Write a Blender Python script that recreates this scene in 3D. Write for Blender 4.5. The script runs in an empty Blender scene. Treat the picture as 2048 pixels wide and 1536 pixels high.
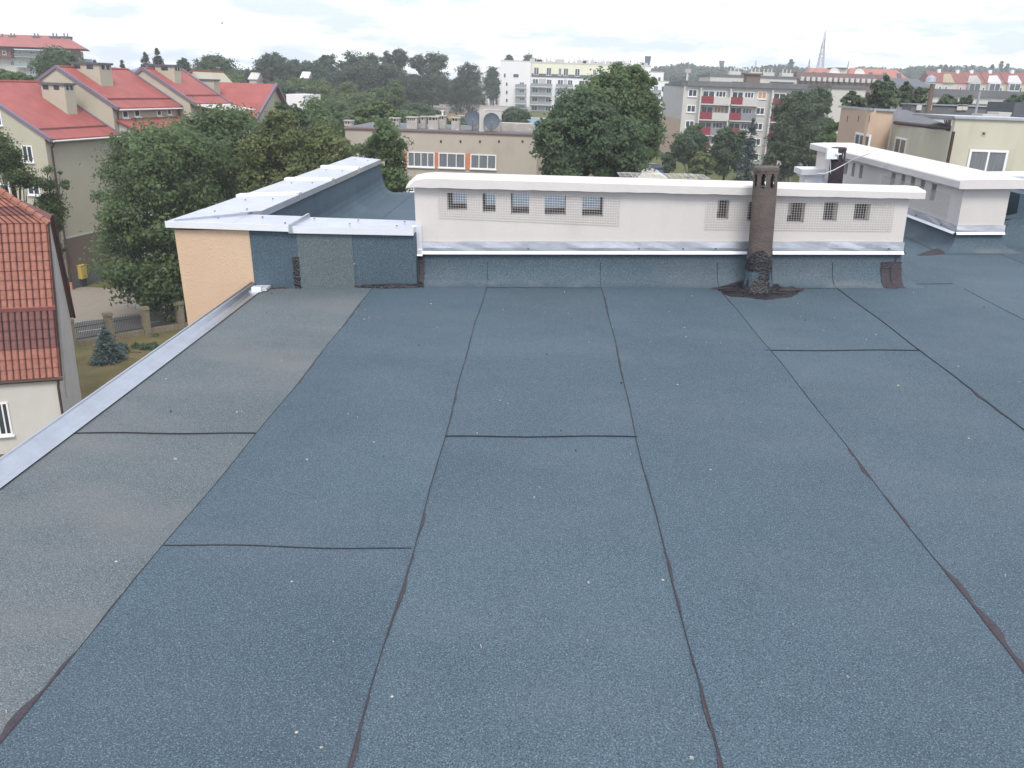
import bpy, math, random
import numpy as np
from mathutils import Matrix, Vector
random.seed(7); rng = np.random.default_rng(7)
sc = bpy.context.scene
COL = sc.collection
# ------------------------------------------------------------------ camera geometry
F = 1680.0; CX = 1024.0; CY = 768.0; CZ = 15.5; H = 1.69
def N(v):
    v = np.array(v, float); return v/np.linalg.norm(v)
_up = -N([-164, 4762, F]); _d1 = N([72, -621, F])
_yw = N(_d1-_up*_d1.dot(_up)); _xw = np.cross(_yw, _up)
RW = np.array([_xw, _yw, _up])
_n = N(np.cross(_d1, N([1, -.008, 0])))
if _n.dot(_up) < 0: _n = -_n
_xr = N(np.cross(_d1, _n)); RR = np.array([_xr, _d1, _n])
def ray(px, py): return np.array([px-CX, py-CY, F])
def rp(px, py, h=0.0):              # roof-frame point at height h above the roof
    r = RR@ray(px, py); t = (h-H)/r[2]; return np.array([r[0]*t, r[1]*t, h])
def ry(px, py, Y):                  # roof-frame point on the plane y=Y
    r = RR@ray(px, py); t = Y/r[1]; return np.array([r[0]*t, Y, r[2]*t+H])
def rx(px, py, X):
    r = RR@ray(px, py); t = X/r[0]; return np.array([X, r[1]*t, r[2]*t+H])
def gp(px, py, z=0.0):              # world point on a level plane
    r = RW@ray(px, py); t = (z-CZ)/r[2]; return np.array([r[0]*t, r[1]*t, z])
def at(px, py, D):                  # world point at distance D ahead
    r = RW@ray(px, py); t = D/r[1]; return np.array([r[0]*t, D, r[2]*t+CZ])
def vp(px, py, P0, d):              # world point on the vertical plane through P0 along d
    r = RW@ray(px, py); nn = np.array([d[1], -d[0]]); t = nn.dot(P0[:2])/nn.dot(r[:2])
    return np.array([r[0]*t, r[1]*t, r[2]*t+CZ])
camd = bpy.data.cameras.new('camera'); cam = bpy.data.objects.new('camera', camd); COL.objects.link(cam)
camd.sensor_fit = 'HORIZONTAL'; camd.sensor_width = 36; camd.lens = 36*F/2048
camd.clip_start = 0.05; camd.clip_end = 6000
M = np.eye(4); M[:3, 0] = RW[:, 0]; M[:3, 1] = -RW[:, 1]; M[:3, 2] = -RW[:, 2]; M[:3, 3] = [0, 0, CZ]
cam.matrix_world = Matrix(M.tolist()); sc.camera = cam
TR = np.eye(4)
TR[:3, 0] = RW@_xr; TR[:3, 1] = RW@_d1; TR[:3, 2] = RW@_n; TR[:3, 3] = np.array([0, 0, CZ])-H*(RW@_n)
ID = np.eye(4)
# ------------------------------------------------------------------ terrain
def gz(x, y):
    z = np.interp(y, [0, 68, 130, 290, 500, 700, 1100, 2600], [0, 0, 5.0, 8.6, 10, 12, 16, 26])
    r = np.clip((x-10)/120., 0, 1)*np.interp(y, [250, 600], [0, 6])
    return z+r
# ------------------------------------------------------------------ materials
MATS = {}
def mat(name, col, rough=.8, metal=0., spec=.3, noise=0., nscale=3., bump=0., bscale=20., col2=None, stain=None, stretch=None):
    """principled + mottled colour and bump in object space"""
    m = bpy.data.materials.new(name); m.use_nodes = True; nt = m.node_tree; L = nt.links
    b = nt.nodes['Principled BSDF']; b.inputs['Roughness'].default_value = rough
    b.inputs['Metallic'].default_value = metal; b.inputs['Specular IOR Level'].default_value = spec
    c = list(col)+[1]; b.inputs['Base Color'].default_value = c
    tc = nt.nodes.new('ShaderNodeTexCoord'); co = tc.outputs['Object']
    if stretch:
        mp = nt.nodes.new('ShaderNodeMapping'); mp.inputs['Scale'].default_value = stretch
        L.new(co, mp.inputs['Vector']); co2 = mp.outputs['Vector']
    else: co2 = co
    if noise > 0 or col2:
        n = nt.nodes.new('ShaderNodeTexNoise'); n.inputs['Scale'].default_value = nscale
        n.inputs['Detail'].default_value = 6; n.inputs['Roughness'].default_value = .65; L.new(co2, n.inputs['Vector'])
        r = nt.nodes.new('ShaderNodeMapRange'); r.inputs[1].default_value = .3; r.inputs[2].default_value = .7
        L.new(n.outputs[0], r.inputs[0])
        mx = nt.nodes.new('ShaderNodeMix'); mx.data_type = 'RGBA'
        c2 = list(col2)+[1] if col2 else [v*(1-noise) for v in col]+[1]
        mx.inputs[6].default_value = c2; mx.inputs[7].default_value = c if col2 else [min(1, v*(1+noise*.5)) for v in col]+[1]
        L.new(r.outputs[0], mx.inputs[0]); last = mx.outputs[2]
        if stain:
            n2 = nt.nodes.new('ShaderNodeTexNoise'); n2.inputs['Scale'].default_value = stain[1]; n2.inputs['Detail'].default_value = 8
            L.new(co2, n2.inputs['Vector'])
            r2 = nt.nodes.new('ShaderNodeMapRange'); r2.inputs[1].default_value = stain[2]; r2.inputs[2].default_value = stain[2]+.15
            L.new(n2.outputs[0], r2.inputs[0])
            mx2 = nt.nodes.new('ShaderNodeMix'); mx2.data_type = 'RGBA'; mx2.inputs[7].default_value = list(stain[0])+[1]
            L.new(r2.outputs[0], mx2.inputs[0]); L.new(last, mx2.inputs[6]); last = mx2.outputs[2]
        L.new(last, b.inputs['Base Color'])
    if bump > 0:
        n = nt.nodes.new('ShaderNodeTexNoise'); n.inputs['Scale'].default_value = bscale; n.inputs['Detail'].default_value = 4
        L.new(co2, n.inputs['Vector'])
        bp = nt.nodes.new('ShaderNodeBump'); bp.inputs['Strength'].default_value = bump; bp.inputs['Distance'].default_value = .02
        L.new(n.outputs[0], bp.inputs['Height']); L.new(bp.outputs[0], b.inputs['Normal'])
    MATS[name] = m; return m
def membrane(name, ca, cb, dust=0.0, seed=0.0, cove=False):
    m = bpy.data.materials.new(name); m.use_nodes = True; nt = m.node_tree; L = nt.links
    b = nt.nodes['Principled BSDF']; b.inputs['Roughness'].default_value = .8; b.inputs['Specular IOR Level'].default_value = .35
    tc = nt.nodes.new('ShaderNodeTexCoord'); mp = nt.nodes.new('ShaderNodeMapping'); mp.inputs['Location'].default_value = (seed, seed*1.7, .37); mp.inputs['Rotation'].default_value = (.5, .35, .2)
    L.new(tc.outputs['Object'], mp.inputs['Vector']); co = mp.outputs['Vector']
    def noise(s, d=3, r=.6):
        n = nt.nodes.new('ShaderNodeTexNoise'); n.inputs['Scale'].default_value = s; n.inputs['Detail'].default_value = d
        n.inputs['Roughness'].default_value = r; L.new(co, n.inputs['Vector']); return n.outputs[0]
    def rng_(src, a, c, o0=0., o1=1.):
        r = nt.nodes.new('ShaderNodeMapRange'); r.inputs[1].default_value = a; r.inputs[2].default_value = c
        r.inputs[3].default_value = o0; r.inputs[4].default_value = o1; L.new(src, r.inputs[0]); return r.outputs[0]
    def mix(f, a, c):
        x = nt.nodes.new('ShaderNodeMix'); x.data_type = 'RGBA'
        if isinstance(f, float): x.inputs[0].default_value = f
        else: L.new(f, x.inputs[0])
        for i, v in ((6, a), (7, c)):
            if isinstance(v, (tuple, list)): x.inputs[i].default_value = (*v[:3], 1)
            else: L.new(v, x.inputs[i])
        return x.outputs[2]
    base = mix(rng_(noise(1.3, 6), .3, .7), ca, cb)
    base = mix(rng_(noise(.55, 5, .55), .45, .66, 0, .30), base, [v*1.45+.01 for v in cb])     # worn, paler areas
    base = mix(rng_(noise(.9, 7, .7), .56, .70, 0, .35), base, [v*.72 for v in ca])            # damp-stained areas
    # granules: dark and pale chips
    g = noise(210, 2, .7)
    base = mix(rng_(g, .34, .47, 1, 0), base, [v*.45 for v in ca])
    base = mix(rng_(g, .55, .69, 0, .85), base, [min(1, v*2.4+.035) for v in cb])
    g2 = noise(75, 2, .6)
    base = mix(rng_(g2, .55, .8, 0, .18), base, [min(1, v*1.6+.02) for v in cb])
    # scattered pale crumbs
    vo = nt.nodes.new('ShaderNodeTexVoronoi'); vo.inputs['Scale'].default_value = 14; L.new(co, vo.inputs['Vector'])
    sep = nt.nodes.new('ShaderNodeSeparateColor'); L.new(vo.outputs['Color'], sep.inputs[0])
    mm = nt.nodes.new('ShaderNodeMath'); mm.operation = 'MULTIPLY'
    L.new(rng_(vo.outputs['Distance'], .05, .09, 1, 0), mm.inputs[0]); L.new(rng_(sep.outputs[0], .93, .95), mm.inputs[1])
    base = mix(mm.outputs[0], base, (.42, .42, .38))
    if dust:
        mp2 = nt.nodes.new('ShaderNodeMapping'); mp2.inputs['Scale'].default_value = (.8, 2.2, 1); L.new(co, mp2.inputs['Vector'])
        n = nt.nodes.new('ShaderNodeTexNoise'); n.inputs['Scale'].default_value = 1.1; n.inputs['Detail'].default_value = 7
        L.new(mp2.outputs[0], n.inputs['Vector'])
        base = mix(rng_(n.outputs[0], .47, .72, 0, dust), base, (.158, .155, .156))
    if cove:
        sp = nt.nodes.new('ShaderNodeSeparateXYZ'); L.new(tc.outputs['Object'], sp.inputs[0])
        band = nt.nodes.new('ShaderNodeMath'); band.operation = 'MULTIPLY'
        L.new(rng_(sp.outputs[2], .002, .05, 1, 0), band.inputs[0])
        n = nt.nodes.new('ShaderNodeTexNoise'); n.inputs['Scale'].default_value = 1.6; n.inputs['Detail'].default_value = 6
        L.new(co, n.inputs['Vector']); L.new(rng_(n.outputs[0], .50, .70, 0, .55), band.inputs[1])
        base = mix(band.outputs[0], base, (.27, .25, .235))
    L.new(base, b.inputs['Base Color']); L.new(rng_(noise(.8, 4), .35, .65, .66, .88), b.inputs['Roughness'])
    bp = nt.nodes.new('ShaderNodeBump'); bp.inputs['Strength'].default_value = .22; bp.inputs['Distance'].default_value = .004
    L.new(noise(160, 3, .7), bp.inputs['Height']); L.new(bp.outputs[0], b.inputs['Normal'])
    # gentle waves of the loose sheet
    bp2 = nt.nodes.new('ShaderNodeBump'); bp2.inputs['Strength'].default_value = .25; bp2.inputs['Distance'].default_value = .02
    L.new(noise(2.2, 2, .5), bp2.inputs['Height']); L.new(bp2.outputs[0], bp.inputs['Normal'])
    MATS[name] = m; return m
def leafmat(name, a, b_, tr=.25):
    m = bpy.data.materials.new(name); m.use_nodes = True; nt = m.node_tree; L = nt.links
    b = nt.nodes['Principled BSDF']; b.inputs['Roughness'].default_value = .6; b.inputs['Specular IOR Level'].default_value = .25
    at_ = nt.nodes.new('ShaderNodeAttribute'); at_.attribute_name = 'tint'
    mx = nt.nodes.new('ShaderNodeMix'); mx.data_type = 'RGBA'; mx.inputs[6].default_value = (*a, 1); mx.inputs[7].default_value = (*b_, 1)
    L.new(at_.outputs['Fac'], mx.inputs[0]); L.new(mx.outputs[2], b.inputs['Base Color'])
    t = nt.nodes.new('ShaderNodeBsdfTranslucent'); L.new(mx.outputs[2], t.inputs[0])
    ms = nt.nodes.new('ShaderNodeMixShader'); ms.inputs[0].default_value = tr
    L.new(b.outputs[0], ms.inputs[1]); L.new(t.outputs[0], ms.inputs[2])
    L.new(ms.outputs[0], nt.nodes['Material Output'].inputs[0])
    MATS[name] = m; return m
membrane('membrane', (.042, .068, .090), (.052, .080, .104), dust=.08)
membrane('membrane_b', (.044, .071, .092), (.055, .083, .107), dust=.10, seed=11.)
membrane('membrane_grey', (.070, .090, .102), (.092, .108, .116), dust=.5, seed=4.)
membrane('membrane_patch', (.072, .096, .106), (.092, .112, .120), dust=.5, seed=23.)
membrane('membrane_cove', (.045, .073, .092), (.057, .085, .107), dust=.25, seed=31., cove=True)
mat('bitumen', (.011, .011, .013), .34, 0, .5, col2=(.026, .025, .029), nscale=30, bump=.8, bscale=60)
mat('bitumen_brown', (.064, .054, .063), .75, 0, .25, col2=(.042, .036, .044), nscale=25, bump=.6, bscale=80)
mat('seam_line', (.042, .038, .046), .9)
mat('joint', (.026, .028, .034), .9)
mat('galvanised', (.62, .635, .68), .36, .9, .5, noise=.14, nscale=3, bump=.45, bscale=5)
mat('galvanised_dull', (.46, .49, .54), .38, 1., .5, noise=.12, nscale=7, bump=.25, bscale=2.5)
mat('galvanised_bright', (.82, .83, .86), .45, .6, .5, noise=.06, nscale=4)
mat('screw_metal', (.25, .26, .28), .5, .8)
mat('orange_plaster', (.55, .405, .29), .95, 0, .1, noise=.10, nscale=1.2, bump=.5, bscale=130, stretch=(1, 1, .35))
mat('white_plaster', (.56, .525, .50), .9, 0, .15, noise=.05, nscale=2.5, bump=.10, bscale=60, stain=((.50, .455, .425), 1.6, .60), stretch=(1, 1, .6))
mat('cap_plaster', (.58, .555, .53), .85, 0, .2, noise=.06, nscale=2, bump=.12, bscale=18, stain=((.50, .47, .44), 4, .64))
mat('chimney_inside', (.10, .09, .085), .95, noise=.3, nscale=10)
mat('rust_pipe', (.140, .112, .100), .8, 0, .25, col2=(.078, .066, .064), nscale=9, bump=.5, bscale=70, stain=((.5, .46, .42), 22, .70))
mat('pipe_dark', (.045, .034, .042), .7, 0, .3, noise=.3, nscale=12)
mat('wire', (.72, .70, .68), .5, .2)
mat('white_plastic', (.72, .74, .74), .5)
mat('cable', (.55, .56, .58), .6)
mat('cream_wall', (.42, .395, .315), .95, 0, .1, noise=.08, nscale=.5, bump=.15, bscale=30)
mat('cream_dark', (.345, .325, .265), .95, 0, .1, noise=.08, nscale=.5)
mat('brown_wall', (.17, .130, .105), .95, 0, .1, noise=.1, nscale=.7)
mat('grey_plinth', (.13, .14, .15), .9, noise=.15, nscale=2)
mat('beige_wall', (.42, .375, .32), .95, 0, .1, noise=.08, nscale=.35, stain=((.35, .31, .27), .5, .58), stretch=(1, 1, .5))
mat('peach_wall', (.46, .345, .27), .95, 0, .1, noise=.06, nscale=.4)
mat('peach_light', (.50, .375, .285), .95, 0, .1, noise=.06, nscale=.4)
mat('yellow_wall', (.50, .48, .395), .95, 0, .1, noise=.07, nscale=.6, stain=((.43, .41, .33), .9, .58), stretch=(1, 1, .3))
mat('greycream_wall', (.46, .44, .36), .95, 0, .1, noise=.12, nscale=.7, stain=((.26, .25, .22), 1.8, .66), stretch=(1, 1, .25))
mat('pale_wall', (.50, .485, .45), .95, 0, .1, noise=.05, nscale=.5)
mat('grey_wall', (.44, .43, .43), .9, 0, .1, noise=.1, nscale=1.2)
mat('offwhite_wall', (.50, .485, .455), .95, 0, .1, noise=.06, nscale=.8)
mat('white_wall', (.72, .71, .72), .9, 0, .1, noise=.04, nscale=.3)
mat('lemon_wall', (.70, .69, .54), .9, 0, .1, noise=.06, nscale=.3)
mat('pink_wall', (.56, .36, .38), .9, noise=.05)
mat('ochre_wall', (.50, .41, .28), .9, noise=.05)
mat('concrete', (.40, .37, .34), .95, 0, .1, noise=.2, nscale=2, stain=((.55, .52, .48), 2.5, .6))
mat('red_roof', (.305, .088, .078), .65, 0, .3, noise=.22, nscale=.9, bump=.3, bscale=6)
mat('red_brown_roof', (.22, .082, .075), .75, 0, .2, noise=.15, nscale=.5)
mat('orange_roof', (.34, .145, .105), .8, 0, .2, noise=.15, nscale=.5)
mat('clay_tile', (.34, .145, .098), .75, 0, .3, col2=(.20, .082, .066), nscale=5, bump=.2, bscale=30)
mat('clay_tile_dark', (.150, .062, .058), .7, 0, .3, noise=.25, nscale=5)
mat('verge_trim', (.16, .13, .17), .6)
mat('gutter_white', (.62, .62, .62), .6)
mat('pipe_brown', (.055, .035, .032), .6)
mat('slate', (.10, .11, .13), .85, noise=.2, nscale=.6)
mat('roof_felt', (.14, .145, .155), .9, noise=.2, nscale=.5, bump=.2, bscale=4)
mat('brown_felt', (.19, .13, .13), .9, noise=.15, nscale=.5)
mat('white_frame', (.72, .73, .74), .5)
mat('dark_wood', (.05, .035, .03), .8)
mat('glass', (.045, .055, .07), .12, 0, .6, noise=.4, nscale=.9)
mat('curtain', (.15, .165, .18), .35, 0, .5, noise=.35, nscale=3.5, stretch=(4, 4, .2))
mat('orange_panel', (.50, .20, .115), .9, noise=.2, nscale=2)
mat('red_panel', (.22, .035, .05), .8, noise=.08)
mat('grey_panel', (.22, .22, .25), .8)
mat('ochre_blind', (.48, .27, .13), .9)
mat('blue_panel', (.10, .22, .28), .6)
mat('balcony_glass', (.22, .27, .29), .25, 0, .6)
mat('balcony_slab', (.52, .51, .50), .9)
mat('dish', (.075, .095, .12), .6)
mat('dish_white', (.6, .58, .54), .6)
mat('steel', (.30, .30, .32), .6, .3)
mat('mast_red', (.22, .16, .17), .7)
mat('asphalt', (.105, .10, .10), .95, noise=.15, nscale=1.2)
mat('paving', (.23, .20, .165), .95, noise=.12, nscale=2, bump=.3, bscale=8)
mat('kerb', (.28, .27, .25), .9)
mat('road_paint', (.45, .45, .43), .9, noise=.3, nscale=4)
mat('dry_grass', (.160, .125, .062), 1, 0, .1, col2=(.088, .084, .040), nscale=.6, bump=.5, bscale=12)
mat('ground', (.12, .115, .05), 1, 0, .1, col2=(.07, .085, .035), nscale=.05)
mat('sand', (.38, .26, .15), 1, 0, .1, col2=(.26, .19, .13), nscale=.15, bump=.5, bscale=.5)
mat('bark', (.06, .048, .038), .95, noise=.3, nscale=6)
mat('birch_bark', (.50, .48, .45), .9, noise=.3, nscale=4)
mat('stone_post', (.19, .165, .115), .95, noise=.35, nscale=6, bump=.6, bscale=10)
mat('iron', (.035, .032, .032), .6)
mat('yellow_box', (.48, .37, .09), .6)
mat('car_white', (.7, .7, .7), .3); mat('car_dark', (.03, .035, .05), .3); mat('car_blue', (.05, .12, .25), .3)
mat('car_red', (.3, .05, .04), .3); mat('car_silver', (.4, .41, .42), .3); mat('rubber', (.02, .02, .02), .8)
mat('blue_foil', (.32, .48, .62), .5, noise=.5, nscale=.5); mat('blue_tank', (.04, .12, .25), .5)
mat('orange_foil', (.55, .22, .14), .6)
mat('bird_dark', (.03, .03, .035), .8)
leafmat('leaf', (.075, .120, .054), (.175, .245, .108), .5)
leafmat('leaf_yellow', (.078, .112, .044), (.200, .225, .085), .45)
leafmat('leaf_dark', (.062, .104, .060), (.135, .195, .100), .5)
leafmat('leaf_far', (.044, .072, .046), (.094, .132, .078), .35)
leafmat('leaf_light', (.080, .120, .050), (.160, .215, .088), .4)
leafmat('leaf_birch', (.056, .085, .048), (.125, .162, .088), .4)
leafmat('leaf_locust', (.045, .072, .030), (.110, .150, .060), .35)
leafmat('needle_blue', (.045, .075, .070), (.13, .175, .165), .05)
leafmat('needle_dark', (.018, .032, .018), (.045, .062, .034), .05)
# ------------------------------------------------------------------ things, parts
WM = {}
def tag(o, label=None, cat=None, group=None, kind=None):
    if label: o['label'] = label
    if cat: o['category'] = cat
    if group: o['group'] = group
    if kind: o['kind'] = kind
    return o
def thing(name, label, cat, loc=(0, 0, 0), group=None, space=ID):
    o = bpy.data.objects.new(name, None); COL.objects.link(o)
    m = space@np.array([[1, 0, 0, loc[0]], [0, 1, 0, loc[1]], [0, 0, 1, loc[2]], [0, 0, 0, 1.]])
    o.matrix_world = Matrix(m.tolist()); o.empty_display_size = .3
    WM[o] = m; tag(o, label, cat, group); return o
class MB:
    def __init__(s): s.v = []; s.f = []; s.m = []
    def poly(s, pts, m=0):
        b = len(s.v); s.v += [tuple(map(float, p)) for p in pts]; s.f.append(tuple(range(b, b+len(pts)))); s.m.append(m); return s
    def hexa(s, c, m=0):            # 8 corners: bottom 0-3 ccw, top 4-7
        b = len(s.v); s.v += [tuple(map(float, p)) for p in c]
        for q in ((0, 3, 2, 1), (4, 5, 6, 7), (0, 1, 5, 4), (1, 2, 6, 5), (2, 3, 7, 6), (3, 0, 4, 7)):
            s.f.append(tuple(b+i for i in q)); s.m.append(m)
        return s
    def box(s, x0, x1, y0, y1, z0, z1, m=0):
        return s.hexa([(x0, y0, z0), (x1, y0, z0), (x1, y1, z0), (x0, y1, z0), (x0, y0, z1), (x1, y0, z1), (x1, y1, z1), (x0, y1, z1)], m)
    def fb(s, Fc, s0, s1, z0, z1, n0, n1, m=0):   # box on a facade: along, up, outward
        P, d = Fc; nn = (d[1], -d[0])
        def q(a, n, z): return (P[0]+d[0]*a+nn[0]*n, P[1]+d[1]*a+nn[1]*n, z)
        return s.hexa([q(s0, n1, z0), q(s1, n1, z0), q(s1, n0, z0), q(s0, n0, z0), q(s0, n1, z1), q(s1, n1, z1), q(s1, n0, z1), q(s0, n0, z1)], m)
    def prism(s, pts, ext, m=0):    # closed polygon extruded by a vector
        n = len(pts); b = len(s.v); e = np.array(ext, float)
        s.v += [tuple(map(float, p)) for p in pts]+[tuple(np.array(p, float)+e) for p in pts]
        s.f.append(tuple(range(b, b+n))[::-1]); s.m.append(m); s.f.append(tuple(range(b+n, b+2*n))); s.m.append(m)
        for i in range(n):
            j = (i+1) % n; s.f.append((b+i, b+j, b+n+j, b+n+i)); s.m.append(m)
        return s
    def tube(s, path, r, n=8, m=0, cap=True):
        path = [np.array(p, float) for p in path]; k = len(path)
        if not hasattr(r, '__len__'): r = [r]*k
        b = len(s.v)
        for i, p in enumerate(path):
            t = path[min(i+1, k-1)]-path[max(i-1, 0)]; t = t/(np.linalg.norm(t)+1e-9)
            a = np.cross(t, [0, 0, 1.]) if abs(t[2]) < .9 else np.cross(t, [1., 0, 0]); a /= np.linalg.norm(a); c = np.cross(t, a)
            for j in range(n):
                w = 2*math.pi*j/n; s.v.append(tuple(p+r[i]*(math.cos(w)*a+math.sin(w)*c)))
        for i in range(k-1):
            for j in range(n):
                j2 = (j+1) % n; s.f.append((b+i*n+j, b+i*n+j2, b+(i+1)*n+j2, b+(i+1)*n+j)); s.m.append(m)
        if cap:
            s.f.append(tuple(b+j for j in range(n))); s.m.append(m); s.f.append(tuple(b+(k-1)*n+j for j in range(n))[::-1]); s.m.append(m)
        return s
    def build(s, name, mats, parent=None, space=ID, smooth=False, label=None):
        me = bpy.data.meshes.new(name); v = np.array(s.v)
        inv = np.linalg.inv(WM[parent]) if parent is not None else ID
        T = inv@space; v = v@T[:3, :3].T+T[:3, 3]
        me.from_pydata([tuple(p) for p in v], [], s.f)
        if isinstance(mats, str): mats = [mats]
        for q in mats: me.materials.append(MATS[q])
        me.polygons.foreach_set('material_index', s.m)
        if smooth: me.polygons.foreach_set('use_smooth', [True]*len(s.f))
        me.update()
        bm_fix(me)
        o = bpy.data.objects.new(name, me); COL.objects.link(o)
        if parent is not None:
            o.parent = parent; WM[o] = WM[parent]
        else: WM[o] = ID
        if label: o['label'] = label
        return o
import bmesh
def bm_fix(me):
    bm = bmesh.new(); bm.from_mesh(me); bmesh.ops.recalc_face_normals(bm, faces=bm.faces); bm.to_mesh(me); bm.free()
def struct(name, mb, m, kind='structure', **k):
    o = mb.build(name, m, **k); o['kind'] = kind; return o
def copy_tree(o, parent=None):
    c = o.copy(); COL.objects.link(c)
    if parent is not None: c.parent = parent
    for ch in [x for x in COL.objects if x.parent == o]: copy_tree(ch, c)
    return c
def fcoord(px, py, Fc):
    q = vp(px, py, Fc[0], Fc[1]); return float((q[:2]-Fc[0][:2])@np.array(Fc[1])), float(q[2])
def frect(r, Fc):
    a = fcoord(r[0], r[1], Fc); b = fcoord(r[2], r[3], Fc); return min(a[0], b[0]), max(a[0], b[0]), min(a[1], b[1]), max(a[1], b[1])
def window(par, Fc, s0, s1, z0, z1, cols=2, fr=.07, glass='glass', n0=.0, sill=True, bar=None, frame='white_frame', name='window', detail=True, reveal=0):
    f = MB()
    f.fb(Fc, s0, s1, z1-fr, z1, n0-.05, n0+.05); f.fb(Fc, s0, s1, z0, z0+fr, n0-.05, n0+.05)
    for i in range(cols+1):
        c = s0+(s1-s0)*i/cols; w = fr if i in (0, cols) else fr*.8
        a = min(max(c-w/2, s0), s1-w); f.fb(Fc, a, a+w, z0+fr, z1-fr, n0-.05, n0+.047)
    if bar: f.fb(Fc, s0+fr, s0+(s1-s0)/cols-fr*.4, z0+(z1-z0)*bar, z0+(z1-z0)*bar+fr*.6, n0-.05, n0+.043)
    if not detail:
        f.fb(Fc, s0+.01, s1-.01, z0+.01, z1-.01, n0-.06, n0+.02, 1); return f.build(name, [frame, glass], par)
    w = f.build(name, frame, par)
    g = MB(); g.fb(Fc, s0+.02, s1-.02, z0+.02, z1-.02, n0-.06, n0+.015); g.build('pane', glass, w)
    if sill:
        q = MB(); q.fb(Fc, s0-.06, s1+.06, z0-.07, z0-.004, n0-.02, n0+.14); q.build('sill', frame, w)
    return w
# ================================================================== OUR BUILDING (roof frame)
ours = thing('apartment_building', 'flat-roofed building underfoot, blue-grey bitumen roof with orange plastered wing and white chimney blocks', 'building', (0, 0, 0), space=TR)
def ob(name, mb, m, par=ours, smooth=False, label=None): return mb.build(name, m, par, TR, smooth, label)
SE = [-2.40, -1.458, -.505, .455, 1.44, 2.40, 3.425, 4.42, 5.4, 6.4, 7.4]
SM = ['membrane_grey', 'membrane', 'membrane_b', 'membrane', 'membrane_b', 'membrane', 'membrane_b', 'membrane', 'membrane_b', 'membrane']
r0 = random.Random(3)
edges = []
for i, x in enumerate(SE):            # slightly wandering laps
    ph = r0.uniform(0, 6); ph2 = r0.uniform(0, 6)
    edges.append([(x+(0 if i == 0 else .008*math.sin(1.3*y+ph)+.004*math.sin(5.1*y+ph2)), y) for y in np.arange(-4, 13.01, .25)])
for i in range(10):
    mb = MB(); zt = .003*(i % 2)
    A, B = edges[i], edges[i+1]
    for k in range(len(A)-1):
        mb.hexa([(*A[k], -.05), (*B[k], -.05), (*B[k+1], -.05), (*A[k+1], -.05), (*A[k], zt), (*B[k], zt), (*B[k+1], zt), (*A[k+1], zt)])
    # keep only outer skin
    keep = [j for j, f in enumerate(mb.f) if j % 6 != 0]
    mb.f = [mb.f[j] for j in keep]; mb.m = [1 if (i == 0 and j//6 >= 45) else 0 for j in keep]
    ob('roofing_sheet', mb, [SM[i], 'membrane'], label='greyer dusty roofing sheet along the gutter edge' if i == 0 else None)
# long seams: dark joint plus exuded bitumen of varying width
def seam(i, fat, seed):
    r = random.Random(seed); mb = MB(); pts = edges[i]
    P = []
    for k in range(len(pts)-1):
        for t in (0, .2, .4, .6, .8):
            x = pts[k][0]*(1-t)+pts[k+1][0]*t; y = pts[k][1]*(1-t)+pts[k+1][1]*t; P.append((x, y))
    P = [p for p in P if p[1] < 6.92]
    L_, R_ = [], []
    for x, y in P:
        w = (.0004 if i == 1 else .0009)+.0006*r.random(); 
        L_.append((x-w, y)); R_.append((x+w, y))
    for k in range(len(P)-1):
        mb.hexa([(*L_[k], -.01), (*R_[k], -.01), (*R_[k+1], -.01), (*L_[k+1], -.01), (*L_[k], .0055), (*R_[k], .0055), (*R_[k+1], .0055), (*L_[k+1], .0055)])
    for (ya, yb, w0, sd) in fat:       # bleeds
        n = max(6, int((yb-ya)/.035)); ph = r.uniform(0, 6)
        prev = None
        for k in range(n+1):
            y = ya+(yb-ya)*k/n; x = np.interp(y, [p[1] for p in P], [p[0] for p in P])
            e = math.sin(math.pi*k/n)**.6
            w = w0*e*(.65+.35*math.sin(k*.9+ph)+.2*r.random()); w = max(w, .001)
            q = ((x-sd*w*.15, y), (x+sd*w, y)) if sd > 0 else ((x+sd*w, y), (x-sd*w*.15, y))
            if prev: mb.hexa([(*prev[0], -.01), (*prev[1], -.01), (*q[1], -.01), (*q[0], -.01), (*prev[0], .0045), (*prev[1], .0045), (*q[1], .0045), (*q[0], .0045)], 1)
            prev = q
    ob('bitumen_seam', mb, ['seam_line', 'bitumen_brown'])
seam(1, [(1.45, 2.12, .026, -1), (2.2, 2.6, .006, -1), (4.4, 5.2, .009, 1), (5.6, 6.6, .012, 1)], 1)
seam(2, [(.9, 1.98, .015, 1), (2.2, 2.75, .011, 1), (2.8, 3.1, .010, 1), (4.0, 4.6, .008, 1), (4.9, 5.6, .006, -1)], 2)
seam(3, [(1.2, 2.2, .012, -1), (2.3, 2.9, .010, 1), (2.95, 3.6, .006, 1), (4.6, 5.4, .010, 1), (6.0, 6.7, .012, 1)], 3)
seam(4, [(1.9, 2.75, .030, 1), (2.95, 3.25, .013, 1), (3.35, 3.72, .017, -1), (4.2, 4.6, .008, 1), (6.2, 6.8, .008, -1)], 4)
seam(5, [(2.9, 3.6, .012, 1), (4.1, 4.7, .013, -1), (5.1, 5.3, .01, 1)], 5)
seam(6, [(4.4, 5.0, .02, 1), (5.5, 5.9, .01, -1)], 6)
seam(7, [(5.0, 5.5, .012, 1)], 7)
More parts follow.
